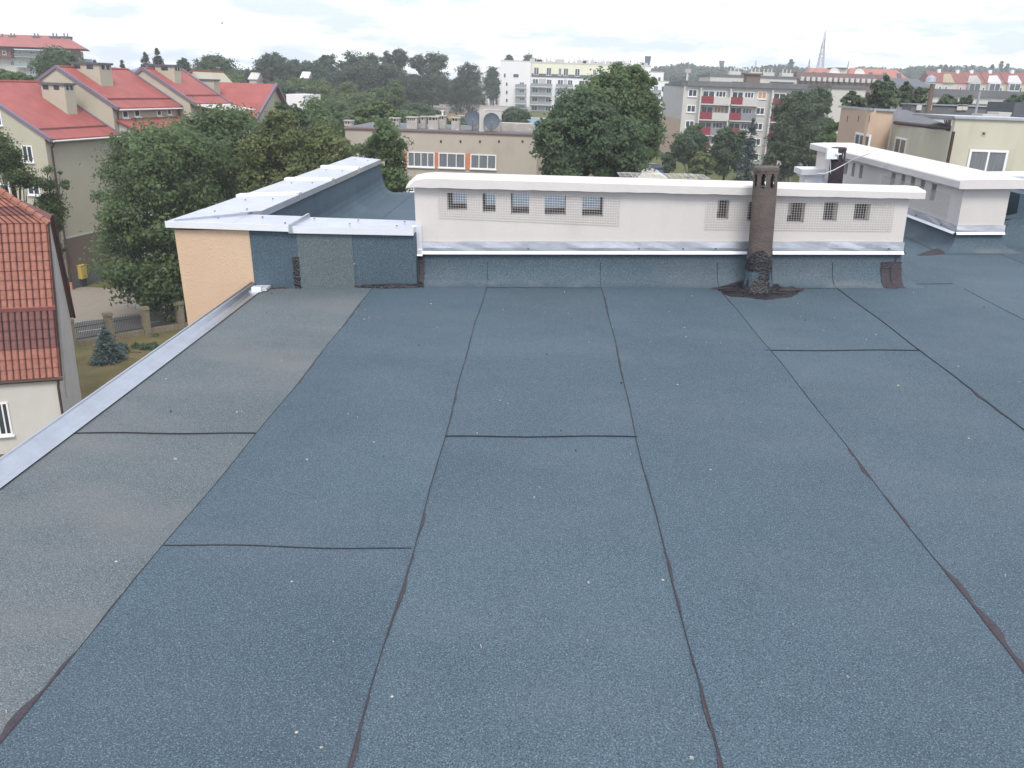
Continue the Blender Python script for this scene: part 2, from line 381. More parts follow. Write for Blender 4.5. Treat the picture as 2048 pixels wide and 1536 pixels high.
def cross(pa, pb, sd):
    a = rp(*pa); b = rp(*pb); r = random.Random(sd); n = 24; mb = MB(); ph = r.uniform(0, 6); prev = None
    for k in range(n+1):
        t = k/n; x = a[0]+(b[0]-a[0])*t; y = a[1]+(b[1]-a[1])*t+.006*math.sin(t*9+ph); w = .0013+.0013*r.random()
        if prev: mb.hexa([(prev[0], prev[1]-prev[2], -.01), (x, y-w, -.01), (x, y+w, -.01), (prev[0], prev[1]+prev[2], -.01), (prev[0], prev[1]-prev[2], .0062), (x, y-w, .0062), (x, y+w, .0062), (prev[0], prev[1]+prev[2], .0062)])
        prev = (x, y, w)
    ob('cross_joint', mb, 'joint')
for k, (a, b) in enumerate([((330, 1091), (822, 1100)), ((890, 874), (1275, 874)), ((145, 867), (510, 868)), ((1530, 702), (1836, 701)), ((1424, 577), (1904, 568)), ((1645, 577), (1760, 576))][:5]): cross(a, b, k)
# crumbs, twigs and chips lying about on the sheets (loose debris: nobody counts it)
mb = MB()
for k in range(120):
    x = r0.uniform(-2.3, 5.5); y = r0.uniform(1.2, 7.0) if k < 300 else r0.uniform(5.2, 7.1); s = r0.uniform(.0008, .0030); a = r0.uniform(0, 3.1); l = r0.uniform(1, 3.2)
    if y < 3 and s > .005: s *= .6
    dx, dy = math.cos(a)*s*l, math.sin(a)*s*l; ex, ey = -math.sin(a)*s*.6, math.cos(a)*s*.6
    mb.hexa([(x-dx-ex, y-dy-ey, .0), (x+dx-ex, y+dy-ey, .0), (x+dx+ex, y+dy+ey, .0), (x-dx+ex, y-dy+ey, .0),
             (x-dx-ex, y-dy-ey, .007), (x+dx-ex*.5, y+dy-ey, .008), (x+dx+ex, y+dy+ey*.7, .007), (x-dx+ex, y-dy+ey, .009)], 0 if r0.random() < .72 else 1)
mat('scuff', (.20, .22, .23), .9); mat('crumb', (.38, .37, .33), .9); mat('crumb_dark', (.05, .045, .04), .9)
o = ob('debris', mb, ['crumb', 'crumb_dark'], None); o['kind'] = 'stuff'
# eave flashing along the left edge
mb = MB(); prof = [(-2.375, .009), (-2.415, .011), (-2.440, .022), (-2.468, .045), (-2.482, .050), (-2.486, .058), (-2.496, .058), (-2.498, .046), (-2.502, -.10), (-2.495, -.10)]
ys = [-4, .6, 2.55, 2.552, 4.5, 5.62, 5.625, 6.87]
for k in range(len(ys)-1):
    for j in range(len(prof)-1):
        a, b = prof[j], prof[j+1]; w0 = .006*math.sin(ys[k]*9) if j == 0 else 0; w1 = .006*math.sin(ys[k+1]*9) if j == 0 else 0
        mb.poly([(a[0]+w0, ys[k], a[1]), (b[0], ys[k], b[1]), (b[0], ys[k+1], b[1]), (a[0]+w1, ys[k+1], a[1])])
for y in (2.55, 5.62):
    for j in range(3): a, b = prof[j], prof[j+1]; mb.hexa([(b[0], y, b[1]-.003), (a[0], y, a[1]-.003), (a[0], y+.02, a[1]-.003), (b[0], y+.02, b[1]-.003), (b[0], y, b[1]+.003), (a[0], y, a[1]+.003), (a[0], y+.02, a[1]+.003), (b[0], y+.02, b[1]+.003)])
ob('eave_flashing', mb, 'galvanised_dull')
mb = MB(); mb.box(-2.46, -2.33, 6.74, 6.865, .008, .030); mb.box(-2.44, -2.36, 6.70, 6.76, .008, .05)
ob('eave_end_piece', mb, 'galvanised_bright')
# walls
mb = MB()
mb.box(-2.49, 9, -4, 6.88, -16, -.06)
ob('wall', mb, 'orange_plaster')
mb = MB(); mb.box(-3.10, 9, 6.885, 13.0, -16, -.055); mb.box(-3.10, -2.472, 6.885, 7.29, -.055, .49)
mb.box(-3.10, -3.0, 7.29, 13.0, -.055, .40)
ob('wing_wall', mb, 'orange_plaster')
# front parapet clad in membrane
def hz(x): return np.interp(x, [-3.14, -1.10], [.515, .445])   # underside of coping
mb = MB()
mb.hexa([(-2.470, 6.872, 0), (-2.075, 6.872, 0), (-2.075, 7.30, 0), (-2.470, 7.30, 0), (-2.470, 6.885, hz(-2.47)), (-2.075, 6.885, hz(-2.07)), (-2.075, 7.30, hz(-2.07)), (-2.470, 7.30, hz(-2.47))], 0)
mb.hexa([(-2.075, 6.872, 0), (-1.62, 6.906, 0), (-1.62, 7.30, 0), (-2.075, 7.30, 0), (-2.075, 6.883, hz(-2.07)), (-1.62, 6.916, hz(-1.62)), (-1.62, 7.30, hz(-1.62)), (-2.075, 7.30, hz(-2.07))], 1)
mb.hexa([(-1.62, 6.912, 0), (-1.10, 6.948, 0), (-1.10, 7.30, 0), (-1.62, 7.30, 0), (-1.62, 6.922, hz(-1.62)), (-1.10, 6.958, hz(-1.12)), (-1.10, 7.30, hz(-1.12)), (-1.62, 7.30, hz(-1.62))], 2)
ob('parapet', mb, ['membrane', 'membrane_patch', 'membrane_b'], label='low front parapet wall clad in blue-grey roofing')
# side parapet with coved inner face
fo = ry(705, 313, 13.0); fi = ry(762, 319, 12.95); no = np.array([-3.14, 6.86, .565]); ni = ry(504, 430, 7.34)
mb = MB()
def sp(t, kind):                     # interpolate along the side parapet
    a, b = (ni, fi) if kind == 'i' else (no, fo); return a+(b-a)*t
prof = []
for t in np.linspace(0, 1, 15):
    q = sp(t, 'i'); zt = q[2]-.05; xi = q[0]-.02
    row = [(xi, zt)]+[(xi+.02+.20*(1-math.cos(a))**1.1, max(.004, zt*.62*(1-math.sin(a)))) for a in np.linspace(0, math.pi/2, 7)]+[(xi+.5, .004)]
    prof.append([(x, q[1], z) for x, z in row])
for k in range(14):
    for j in range(len(prof[0])-1): mb.poly([prof[k][j], prof[k][j+1], prof[k+1][j+1], prof[k+1][j]])
# end face
mb.poly([(p[0], p[1], p[2]) for p in prof[-1]]+[(prof[-1][-1][0], prof[-1][0][1], -.05), (fo[0]+.05, fi[1], -.05), (fo[0]+.05, fi[1], fo[2]-.05)])
ob('side_parapet', mb, 'membrane', smooth=False, label='long side parapet with its inner face clad in roofing')
# coping sheets
def coping(a, b, c, d, th=.05, name='coping', m='galvanised', nsc=0):
    mb = MB(); q = [np.array(p, float) for p in (a, b, c, d)]
    mb.hexa([p-[0, 0, th] for p in q]+q); return ob(name, mb, m)
# front coping left half (slightly proud) + right half
fl = lambda x, y, dz=0: (x, y, np.interp(x, [-3.14, -1.10], [.567, .497])+dz)
coping(fl(-2.60, 6.852), fl(-2.12, 6.852), fl(-2.12, 7.34), fl(-2.62, 7.34))
mb = MB()   # corner mitre piece
mb.prism([fl(-3.145, 6.850, .002), fl(-2.60, 6.850, .002), fl(-2.62, 7.345, .002), tuple(ni+[0, .02, .004]), (no[0]+.02, 7.6, .562)], (0, 0, -.052)); ob('corner_coping', mb, 'galvanised')
coping(fl(-2.10, 6.862, -.006), fl(-1.105, 6.935, -.006), fl(-1.105, 7.34, -.006), fl(-2.10, 7.34, -.006))
# bright front fascia strips
mb = MB(); a, b = fl(-3.15, 6.842, .004), fl(-2.115, 6.842, .004)
mb.hexa([(a[0], 6.842, a[2]-.052), (b[0], 6.842, b[2]-.052), (b[0], 6.849, b[2]-.052), (a[0], 6.849, a[2]-.052), a, b, (b[0], 6.849, b[2]), (a[0], 6.849, a[2])]); ob('coping_fascia', mb, 'galvanised_bright')
mb = MB(); a, b = fl(-2.10, 6.850, -.006), fl(-1.105, 6.925, -.006)
mb.hexa([(a[0], 6.850, a[2]-.055), (b[0], 6.925, b[2]-.055), (b[0], 6.933, b[2]-.055), (a[0], 6.858, a[2]-.055), a, b, (b[0], 6.933, b[2]), (a[0], 6.858, a[2])]); ob('coping_fascia', mb, 'galvanised_bright')
mb = MB(); z = fl(-2.11, 7)[2]; mb.hexa([(-2.125, 6.836, z-.06), (-2.09, 6.836, z-.06), (-2.07, 7.33, z-.004), (-2.10, 7.33, z-.004), (-2.118, 6.836, z+.012), (-2.098, 6.836, z+.012), (-2.075, 7.33, z+.028), (-2.095, 7.33, z+.028)]); ob('coping_lap', mb, 'galvanised_dull')
# side copings with laps
T = [0.045, .26, .50, .74, 1.0]
for k in range(4):
    t0, t1 = T[k], T[k+1]-.003; a, b, c, d = sp(t0, 'o'), sp(t0, 'i'), sp(t1, 'i'), sp(t1, 'o'); up = np.array([0, 0, .002*(k % 2)])
    mb = MB(); mb.hexa([a+up-[0, 0, .06], b+up-[0, 0, .06], c+up-[0, 0, .06], d+up-[0, 0, .06], a+up, b+up, c+up, d+up]); ob('coping', mb, 'galvanised')
    if k:
        tw = .010; a, b, c, d = sp(t0-tw, 'o'), sp(t0-tw, 'i'), sp(t0+tw, 'i'), sp(t0+tw, 'o'); u = np.array([0, 0, .022])
        a = a+[-.012, 0, 0]; d = d+[-.012, 0, 0]
        mb = MB(); mb.hexa([a-[0, 0, .05], b-[0, 0, .05], c-[0, 0, .05], d-[0, 0, .05], a+u, b+u, c+u, d+u]); ob('coping_lap', mb, 'galvanised_bright')
mb = MB(); a = no+[.06, .06, .01]; b = ni+[-.02, .01, .012]; w = np.array([.012, .03, 0]); mb.hexa([a-w-[0, 0, .02], b-w-[0, 0, .02], b+w-[0, 0, .02], a+w-[0, 0, .02], a-w, b-w+[0, 0, .012], b+w+[0, 0, .012], a+w]); ob('coping_lap', mb, 'galvanised_dull')
# screws
mb = MB()
def screw(p, r=.008, h=.009): ob('screw', MB().tube([p, (p[0], p[1], p[2]+h)], r, 8), 'screw_metal')
for k in range(4):
    for t in (T[k]+.03, T[k+1]-.06):
        for w in (.3, .72): q = sp(t, 'o')*(1-w)+sp(t, 'i')*w; screw(q+[0, 0, .002])
for x, y in ((-2.45, 7.2), (-2.18, 6.95), (-2.0, 7.2), (-1.65, 7.0), (-1.62, 7.2), (-1.25, 6.98), (-1.22, 7.2), (-2.8, 7.1)): screw(fl(x, y, .002))

# ------------------------------------------------ chimney blocks
def holed_wall(mb, x0, x1, zl, zt, holes, ya, yb, m=0, mi=1):
    xs = [x0]
    hs = sorted(holes)
    for h in hs: xs += [h[0], h[1]]
    xs.append(x1)
    def pan(a, b, f0, f1):
        if callable(f0): p = (f0(a), f0(b))
        else: p = (f0, f0)
        q = (f1(a), f1(b)) if callable(f1) else (f1, f1)
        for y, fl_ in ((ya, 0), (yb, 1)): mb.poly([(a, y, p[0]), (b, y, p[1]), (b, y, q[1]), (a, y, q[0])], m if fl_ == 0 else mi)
    for i in range(0, len(xs), 2): pan(xs[i], xs[i+1], zl, zt)
    for (a, b, c, d) in hs:
        pan(a, b, zl, c); pan(a, b, d, zt)
        mb.poly([(a, ya, c), (b, ya, c), (b, yb, c), (a, yb, c)], m); mb.poly([(a, ya, d), (b, ya, d), (b, yb, d), (a, yb, d)], m)
        mb.poly([(a, ya, c), (a, yb, c), (a, yb, d), (a, ya, d)], m); mb.poly([(b, ya, c), (b, yb, c), (b, yb, d), (b, ya, d)], m)
def chimney_block(S, L_, zb, zt, holes, depth, cap, label, meshes, coves=True, ragged=0):
    """S: 4x4 block frame (x along, y away, z up); zb, zt: functions of x; cap: dict"""
    root = bpy.data.objects.new('chimney', None); COL.objects.link(root); root.parent = ours; WM[root] = WM[ours]
    root['label'] = label
    mb = MB(); holed_wall(mb, 0, L_, zb, zt, holes, 0, .10)
    # rear wall, same openings
    mb2 = MB(); holed_wall(mb2, 0, L_, zb, zt, holes, depth, depth-.10)
    o = len(mb.v); mb.v += mb2.v; mb.f += [tuple(i+o for i in f) for f in mb2.f]; mb.m += mb2.m
    for x in (0, L_):
        mb.poly([(x, 0, zb(x)), (x, depth, zb(x)), (x, depth, zt(x)), (x, 0, zt(x))], 0)
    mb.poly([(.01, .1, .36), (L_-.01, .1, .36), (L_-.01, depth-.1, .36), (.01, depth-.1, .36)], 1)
    hs = sorted(holes)
    for i in range(len(hs)-1):
        c = (hs[i][1]+hs[i+1][0])/2
        if hs[i+1][0]-hs[i][1] > .5: c0, c1 = hs[i][1]+.1, hs[i+1][0]-.1
        else: c0, c1 = c-.03, c+.03
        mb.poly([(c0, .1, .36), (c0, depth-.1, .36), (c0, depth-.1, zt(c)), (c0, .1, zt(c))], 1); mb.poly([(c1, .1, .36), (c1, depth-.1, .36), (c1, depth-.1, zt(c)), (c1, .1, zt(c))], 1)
    bb = MB(); bb.v, bb.f, bb.m = mb.v, mb.f, mb.m
    me = bb.build('chimney_wall', ['white_plaster', 'chimney_inside'], root, S)
    # cap
    mb = MB(); n = 60; e0, e1, ef, ebk = cap['e0'], cap['e1'], cap['ef'], cap['eb']; rr = random.Random(5+ragged)
    rows = []
    for k in range(n+1):
        x = -e0+(L_+e0+e1)*k/n
        zf, zu = cap['top'](x), cap['bot'](x)+.0025*rr.uniform(-1, 1)
        rd = cap.get('round', 0); dr = 0
        if rd: tt = max(0, 1-(x+e0)/rd); dr = (1-math.sqrt(max(0, 1-tt*tt)))*.085
        cr = .002*math.sin(k*.35+1)
        y0, y1 = -ef+.0015*rr.uniform(-1, 1), depth+ebk
        rows.append([(x, y0+.03, zu), (x, y0, zu+.004), (x, y0, zf-.014-dr), (x, y0+.012, zf-.002-dr), (x, y0+(y1-y0)*.3, zf+cap['crown']-dr*.9+cr), (x, y0+(y1-y0)*.7, zf+cap['crown']*.6+cap['back']*.5-dr*.9), (x, y1-.01, zf+cap['back']-dr), (x, y1, zf+cap['back']-.015-dr), (x, y1, zu)])
    for k in range(n):
        for j in range(9): a, b = rows[k], rows[k+1]; j2 = (j+1) % 9; mb.poly([a[j], a[j2], b[j2], b[j]])
    mb.poly(rows[0]); mb.poly(rows[-1])
    mb.build('cap', 'cap_plaster', root, S)
    # flashing ring
    mb = MB(); f0, f1 = cap['f0'], cap['f1']
    rr = random.Random(9); m_ = 26
    for (P, Q) in (((0, 0), (L_, 0)), ((L_, 0), (L_, depth)), ((0, depth), (0, 0))):
        dx, dy = Q[0]-P[0], Q[1]-P[1]; l = math.hypot(dx, dy); nx, ny = dy/l, -dx/l; k_ = m_ if l > 1 else 3; prev = None
        for k in range(k_+1):
            t = k/k_; x = P[0]+dx*t; y = P[1]+dy*t
            def q(o_, z): return (x+nx*o_+(dx/l)*(.012*(2*t-1)), y+ny*o_+(dy/l)*(.012*(2*t-1)), z)
            w = .003*rr.uniform(-1, 1)
            cur = [q(.001, f1+.004+w), q(.012, f1+w), q(.014+rr.uniform(0, .004), (f0+f1)/2), q(.016, f0+.022), q(.034, f0+.008), q(.036, f0), q(.020, f0)]
            if prev:
                for j in range(6): mb.poly([prev[j], prev[j+1], cur[j+1], cur[j]], 1 if j in (3, 4) else 0)
            prev = cur
    mb.build('flashing', ['galvanised', 'galvanised_bright'], root, S, smooth=False)
    mb = MB()
    for x in cap['screws']: MB().tube([(x, -.012, f0+.045), (x, -.026, f0+.045)], .009, 8).build('screw', 'screw_metal', root, S)
    pass
    for (xa, xb, za, zb_, zc, zd) in meshes:       # wire mesh: x range, z left(bottom, top), z right(bottom, top)
        mb = MB(); s = .0205; w = .00075; nx_ = int((xb-xa)/s); nz_ = int((zb_-za)/s)
        for k in range(nx_+1):
            x = xa+(xb-xa)*k/nx_; t = k/nx_; a = za+(zc-za)*t; b = zb_+(zd-zb_)*t
            mb.hexa([(x-w, -.008, a), (x+w, -.008, a), (x+w, -.004, a), (x-w, -.004, a), (x-w, -.008, b), (x+w, -.008, b), (x+w, -.004, b), (x-w, -.004, b)])
        for k in range(nz_+1):
            a = za+(zb_-za)*k/nz_; b = zc+(zd-zc)*k/nz_
            mb.hexa([(xa, -.011, a-w), (xb, -.011, b-w), (xb, -.008, b-w), (xa, -.008, a-w), (xa, -.011, a+w), (xb, -.011, b+w), (xb, -.008, b+w), (xa, -.008, a+w)])
        mb.build('wire_mesh', 'wire', root, S)
    # membrane upstand with cove
    mb = MB(); cv = [(.004+.17*(1-math.sin(a)), .0035+(f0-.02)*(1-math.cos(a))**1.15) for a in np.linspace(0, math.pi/2, 13)]+[(0, f0+.03)]
    ring = [(0, 0), (L_, 0), (L_, depth), (0, depth)]; dirs = [(-1, -1), (1, -1), (1, 1), (-1, 1)]
    sh = .18
    for k in range(4):
        a, b = ring[k], ring[(k+1) % 4]; da, db = dirs[k], dirs[(k+1) % 4]
        for j in range(13):
            (o1, z1), (o2, z2) = cv[j], cv[j+1]
            def c(p, d, o_): return (p[0]+d[0]*min(o_, sh if abs(1) else o_), p[1]+d[1]*o_)
            mb.poly([(*c(a, da, o1), z1), (*c(b, db, o1), z1), (*c(b, db, o2), z2), (*c(a, da, o2), z2)])
    mb.build('upstand', 'membrane_cove', root, S, smooth=True)
    return root
X0 = -1.106; L1 = 2.955-X0; Y1 = 7.08; HS = lambda z: H-(H-z)*Y1/7.3
S1 = TR@np.array([[1, 0, 0, X0], [0, 1, 0, Y1], [0, 0, 1, 0], [0, 0, 0, 1.]])
hp = [(895, 386, 933, 421), (965, 387, 991, 425), (1022, 387, 1058, 429), (1089, 391, 1132, 431), (1164, 394, 1207, 434), (1433, 400, 1460, 439), (1494, 404, 1521, 443), (1573, 406, 1612, 446), (1645, 405, 1677, 443), (1706, 408, 1742, 442)]
holes = []
for r in hp:
    a = ry(r[0], r[3], Y1); b = ry(r[2], r[1], Y1); holes.append((a[0]-X0, b[0]-X0, a[2], b[2]))
ct = lambda x: np.interp(x, [0, L1], [HS(.882), HS(.752)]); cb = lambda x: np.interp(x, [0, L1], [HS(.785), HS(.682)])
def mr(xa, xb, ya, yb, yc, yd):
    a = ry(xa, yb, Y1); b = ry(xa, ya, Y1); c = ry(xb, yd, Y1); d = ry(xb, yc, Y1); return (a[0]-X0, c[0]-X0, a[2], b[2], c[2], d[2])
chimney_block(S1, L1, lambda x: .0, lambda x: cb(x)+.02, holes, .50,
    dict(e0=.06, e1=.10, ef=.06, eb=.05, top=ct, bot=cb, crown=.012, back=-.03, round=.22, f0=HS(.212), f1=HS(.315), screws=[.95, 1.88, 2.25, 2.52, 2.78, 3.95]),
    'long white plastered chimney block across the roof, ten square vent holes behind wire mesh',
    [mr(878, 1238, 374, 434, 391, 450), mr(1409, 1782, 395, 457, 404, 461)])
# vertical flashing piece at the left corner
mb = MB(); zc_ = HS(.205); mb.box(X0-.025, X0+.05, Y1-.03, Y1-.014, zc_, HS(.465)); mb.box(X0-.025, X0+.048, Y1-.04, Y1-.031, zc_, zc_+.045)
mb.hexa([(X0-.025, Y1-.05, zc_-.005), (X0+.05, Y1-.05, zc_-.005), (X0+.05, Y1-.03, zc_-.005), (X0-.025, Y1-.03, zc_-.005), (X0-.025, Y1-.045, zc_+.007), (X0+.05, Y1-.045, zc_+.007), (X0+.05, Y1-.03, zc_+.007), (X0-.025, Y1-.03, zc_+.007)])
ob('corner_flashing', mb, 'galvanised_bright')
# cap wire mesh lying bent on chimney 1 top
mb = MB(); a = ry(1235, 349, 7.50); b = ry(1408, 353, 7.50)
for k in range(15):
    x = a[0]+(b[0]-a[0])*k/14; z0 = a[2]+(b[2]-a[2])*k/14
    pts = [(x, 7.22+.36*t, z0+.006*math.sin(t*3)*(.5+.5*math.sin(k*.3))+.012) for t in (0, .3, .6, .9)]
    mb.tube(pts, .0011, 4)
for t in np.linspace(0, .9, 5): mb.tube([(a[0]+(b[0]-a[0])*k/19, 7.22+.36*t, a[2]+(b[2]-a[2])*k/19+.012+.006*math.sin(t*3)*(.5+.5*math.sin(k*.93))) for k in range(20)], .0011, 4)
ob('loose_wire_mesh', mb, 'wire')
# chimney 2 (runs away from the viewer)
n2 = rp(1888, 505); n2 = np.array([4.055, 8.50]); far = rp(1622, 287, .66); 
dirx = np.array([n2[0]-3.98, n2[1]-13.0]); Lc = np.linalg.norm(dirx); dirx /= Lc; diry = np.array([-dirx[1], dirx[0]])
S2l = np.eye(4); S2l[:2, 0] = dirx; S2l[:2, 1] = diry; S2l[:3, 3] = [3.98, 13.0, 0]
S2 = TR@S2l
def onleft(px, py):   # pixel -> block coords on the long left face
    r = RR@ray(px, py); P = np.array([3.98, 13.0]); nn = np.array([dirx[1], -dirx[0]]); t = nn.dot(P)/nn.dot(r[:2]); q = r[:2]*t
    return (q-P)@dirx, r[2]*t+H
h2 = []
for r in [(1672, 319, 1681, 343), (1687, 323, 1697, 348), (1702, 327, 1711, 352), (1717, 330, 1727, 356), (1780, 349, 1792, 371), (1800, 352, 1811, 375), (1819, 356, 1831, 381), (1838, 365, 1850, 387), (1859, 369, 1874, 400)]:
    a = onleft(r[0], r[3]); b = onleft(r[2], r[1]); zc = (a[1]+b[1])/2; h2.append((a[0], b[0], zc-.085, zc+.085))
H2 = sorted(h2)
t2 = lambda x: np.interp(x, [0, Lc], [.695, .70]); b2 = lambda x: t2(x)-.085
print('chimney2', Lc, H2[:2], H2[-1])
chimney_block(S2, Lc, lambda x: 0, lambda x: b2(x)+.02, H2, .45,
    dict(e0=.08, e1=.09, ef=.09, eb=.09, top=t2, bot=b2, crown=.004, back=0, f0=.165, f1=.25, screws=[1, 2, 3, 3.6, 4.2]),
    'second white plastered chimney block, running away to the right of the first', [(2.5, Lc-.25, .28, .52, .28, .52)], ragged=2)
# ------------------------------------------------ vent pipes
def vent(x, y, r, h, m, label, lean=(0, 0), wrap=True):
    root = bpy.data.objects.new('vent_pipe', None); COL.objects.link(root); root.parent = ours; WM[root] = WM[ours]; root['label'] = label
    def P(z): return np.array([x+lean[0]*z/h, y+lean[1]*z/h, z])
    n = 32; nslot = 8; mb = MB(); zs0, zs1 = h-.155, h-.045
    mb.tube([P(-.02), P(h*.5), P(zs0)], r, n, cap=False)
    mb.tube([P(zs1), P(h-.03)], r, n, cap=False); mb.tube([P(zs1+.001), P(h-.03)], r*.93, n, cap=False)
    # slotted ring: posts between the slots, rounded ends
    for k in range(nslot):
        a0 = 2*math.pi*(k+.31)/nslot; a1 = 2*math.pi*(k+.69)/nslot
        def arc(z0, z1, b0, b1):
            s_ = 3
            for i in range(s_):
                u, v = b0+(b1-b0)*i/s_, b0+(b1-b0)*(i+1)/s_
                c = []
                for z in (z0, z1):
                    p = P(z)
                    c += [tuple(p+[math.cos(u)*r, math.sin(u)*r, 0]), tuple(p+[math.cos(v)*r, math.sin(v)*r, 0]), tuple(p+[math.cos(v)*r*.92, math.sin(v)*r*.92, 0]), tuple(p+[math.cos(u)*r*.92, math.sin(u)*r*.92, 0])]
                mb.hexa(c)
        sl = math.pi*2/nslot
        arc(zs0+.018, zs1-.018, a1-sl, a0) if False else arc(zs0, zs1, 2*math.pi*(k-.31)/nslot+0, 2*math.pi*(k+.31)/nslot-0) if False else arc(zs0, zs1, 2*math.pi*(k-.24)/nslot, 2*math.pi*(k+.24)/nslot)
        for za, zb_, fr in ((zs0, zs0+.012, .36), (zs1-.012, zs1, .36), (zs0+.012, zs0+.02, .29), (zs1-.02, zs1-.012, .29)):
            arc(za, zb_, 2*math.pi*(k-fr)/nslot, 2*math.pi*(k+fr)/nslot)
    mb.build('pipe_body', m, root, TR, smooth=False)
    mb = MB(); mb.tube([P(h-.03), P(h-.026), P(h-.004), P(h+.006), P(h+.010)], [r, r*1.05, r*1.05, r*.98, r*.55], n)
    mb.build('pipe_cap', m, root, TR)
    if wrap:
        mb = MB(); rr = random.Random(4); rows = []
        for z, q in ((-.01, 1.75), (.015, 1.45), (.05, 1.28), (.10, 1.2), (.17, 1.14), (.25, 1.1), (.30, 1.06), (.32, 1.02)):
            p = P(z); rows.append([tuple(p+[math.cos(2*math.pi*k/28)*r*q*(1+.05*rr.uniform(-1, 1)), math.sin(2*math.pi*k/28)*r*q*(1+.05*rr.uniform(-1, 1)), .03*math.sin(k*.6+2) if z > .2 else 0]) for k in range(28)])
        for i in range(len(rows)-1):
            for k in range(28): mb.poly([rows[i][k], rows[i][(k+1) % 28], rows[i+1][(k+1) % 28], rows[i+1][k]], 1 if i >= 4 or rr.random() < .30 or (k in (20, 21, 22, 23) and i < 5) or i < 2 else 0)
        mb.build('pipe_sleeve', ['membrane', 'bitumen'], root, TR)
    return root
vent(1.735, 6.84, .094, .985, 'rust_pipe', 'rusty brown slotted vent pipe in front of the near chimney block', lean=(-.012, .03))
vent(3.60, 10.9, .088, .80, 'pipe_dark', 'dark slotted vent pipe beside the far end of the second chimney block', wrap=False)
mb = MB(); mb.box(3.43, 3.56, 10.80, 10.86, .675, .80); mb.tube([(3.49, 10.84, .69), (3.52, 10.86, .5), (3.56, 10.88, .42)], .004, 6); mb.box(3.53, 3.60, 10.78, 10.80, .73, .745)
ob('white_box', mb, 'white_plastic', label='small white box fixed to the dark vent pipe')
pts = [ry(1636, 347, 10.6), ry(1650, 347, 10.6), ry(1668, 340, 10.6), ry(1690, 328, 10.6), ry(1712, 316, 10.5), ry(1740, 307, 10.4)]
mb = MB(); mb.tube(pts, .006, 6); ob('cable', mb, 'cable')
# far copings / right-hand parapets
mb = MB(); mb.box(4.83, 9, 8.92, 9.3, 0, .50); mb.box(4.83, 9, 9.3, 10.5, 0, .12); mb.box(4.6, 9, 10.52, 10.9, 0, .45); ob('parapet', mb, 'membrane')
mb = MB(); 
for j in range(8):
    a0, a1 = math.pi/2*j/8, math.pi/2*(j+1)/8
    mb.poly([(4.55, 8.92-.34*(1-math.sin(a0)), .3*(1-math.cos(a0))+.004), (9, 8.92-.34*(1-math.sin(a0)), .3*(1-math.cos(a0))+.004), (9, 8.92-.34*(1-math.sin(a1)), .3*(1-math.cos(a1))+.004), (4.55+.28*(a1/1.57), 8.92-.34*(1-math.sin(a1)), .3*(1-math.cos(a1))+.004)])
ob('upstand', mb, 'membrane_b')
mb = MB(); mb.box(5.0, 9, 8.88, 9.34, .50, .545); ob('coping', mb, 'galvanised')
mb = MB(); mb.box(4.45, 9, 10.48, 10.95, .46, .505); mb.box(4.45, 9, 10.47, 10.478, .455, .50); ob('coping', mb, 'galvanised_bright')
mb = MB(); c = ry(1602, 338, 12.6); mb.box(c[0], c[0]+.5, 12.55, 12.95, c[2]-.08, c[2]); mb.box(c[0]+.08, c[0]+.4, 12.6, 12.9, 0, c[2]-.08); ob('end_parapet', mb, ['galvanised_bright'])
# ------------------------------------------------ bitumen smears
_F0 = HS(.212); _ca = np.linspace(0, math.pi/2, 40); _co = .004+.17*(1-np.sin(_ca)); _cz = .0035+(_F0-.02)*(1-np.cos(_ca))**1.15
def covez(x, y):                     # height of the upstand in front of the near chimney block
    if not (X0-.02 < x < X0+L1-.01) or y < Y1-.174: return 0.
    return float(np.interp(Y1-y, _co[::-1], _cz[::-1]))
def yc(z): return Y1-float(np.interp(z, _cz, _co))-.006
def blob(pts, h, name='bitumen_patch', m='bitumen', rough=.012, seed=1, z0=-.01, rip=10):
    r = random.Random(seed); P = []
    n = len(pts)
    for i in range(n):
        a, b = np.array(pts[i]), np.array(pts[(i+1) % n]); s = max(2, int(np.linalg.norm(b-a)/.02))
        for k in range(s): q = a+(b-a)*k/s+[r.uniform(-rough, rough), r.uniform(-rough, rough)]; P.append(q)
    c = np.mean(P, axis=0); mb = MB(); K_ = len(P)
    rings = [(1.0, z0), (1.0, h*.5), (.95, h), (.86, h*1.1), (.76, h*1.15), (.66, h*1.2), (.55, h*1.25), (.42, h*1.3), (.28, h*1.35), (.12, h*1.4)]
    R_ = [[(*(c+(p-c)*s), z+covez(*(c+(p-c)*s))+(r.uniform(-.25, .35)*h if 0 < i < 9 else 0)) for p in P] for i, (s, z) in enumerate(rings)]
    for i in range(len(rings)-1):
        for k in range(K_): mb.poly([R_[i][k], R_[i][(k+1) % K_], R_[i+1][(k+1) % K_], R_[i+1][k]])
    mb.poly(R_[-1]); return ob(name, mb, m)
def sfp(x, y):
    h = 0.
    for _ in range(60): p = rp(x, y, h); h += .35*(covez(p[0], p[1])-h)
    return rp(x, y, h)[:2]
pp = [sfp(x, y) for x, y in [(1438, 556), (1450, 546), (1480, 545), (1500, 545), (1545, 545), (1580, 552), (1588, 570), (1580, 584), (1555, 588), (1525, 590), (1495, 589), (1468, 581), (1445, 576), (1436, 566)]]
rr = random.Random(2); nA, nR = 84, 12; c0 = np.array([1.735, 6.845]); ringR = []
for k in range(nA):
    an = 2*math.pi*k/nA; ex, ey = (.335, .30) if math.sin(an) < 0 else (.335, .155)
    ringR.append([an, ex*(1+.05*math.sin(an*5+1)+.04*rr.uniform(-1, 1)), ey*(1+.06*math.sin(an*7)+.05*rr.uniform(-1, 1))])
mb = MB(); G_ = []
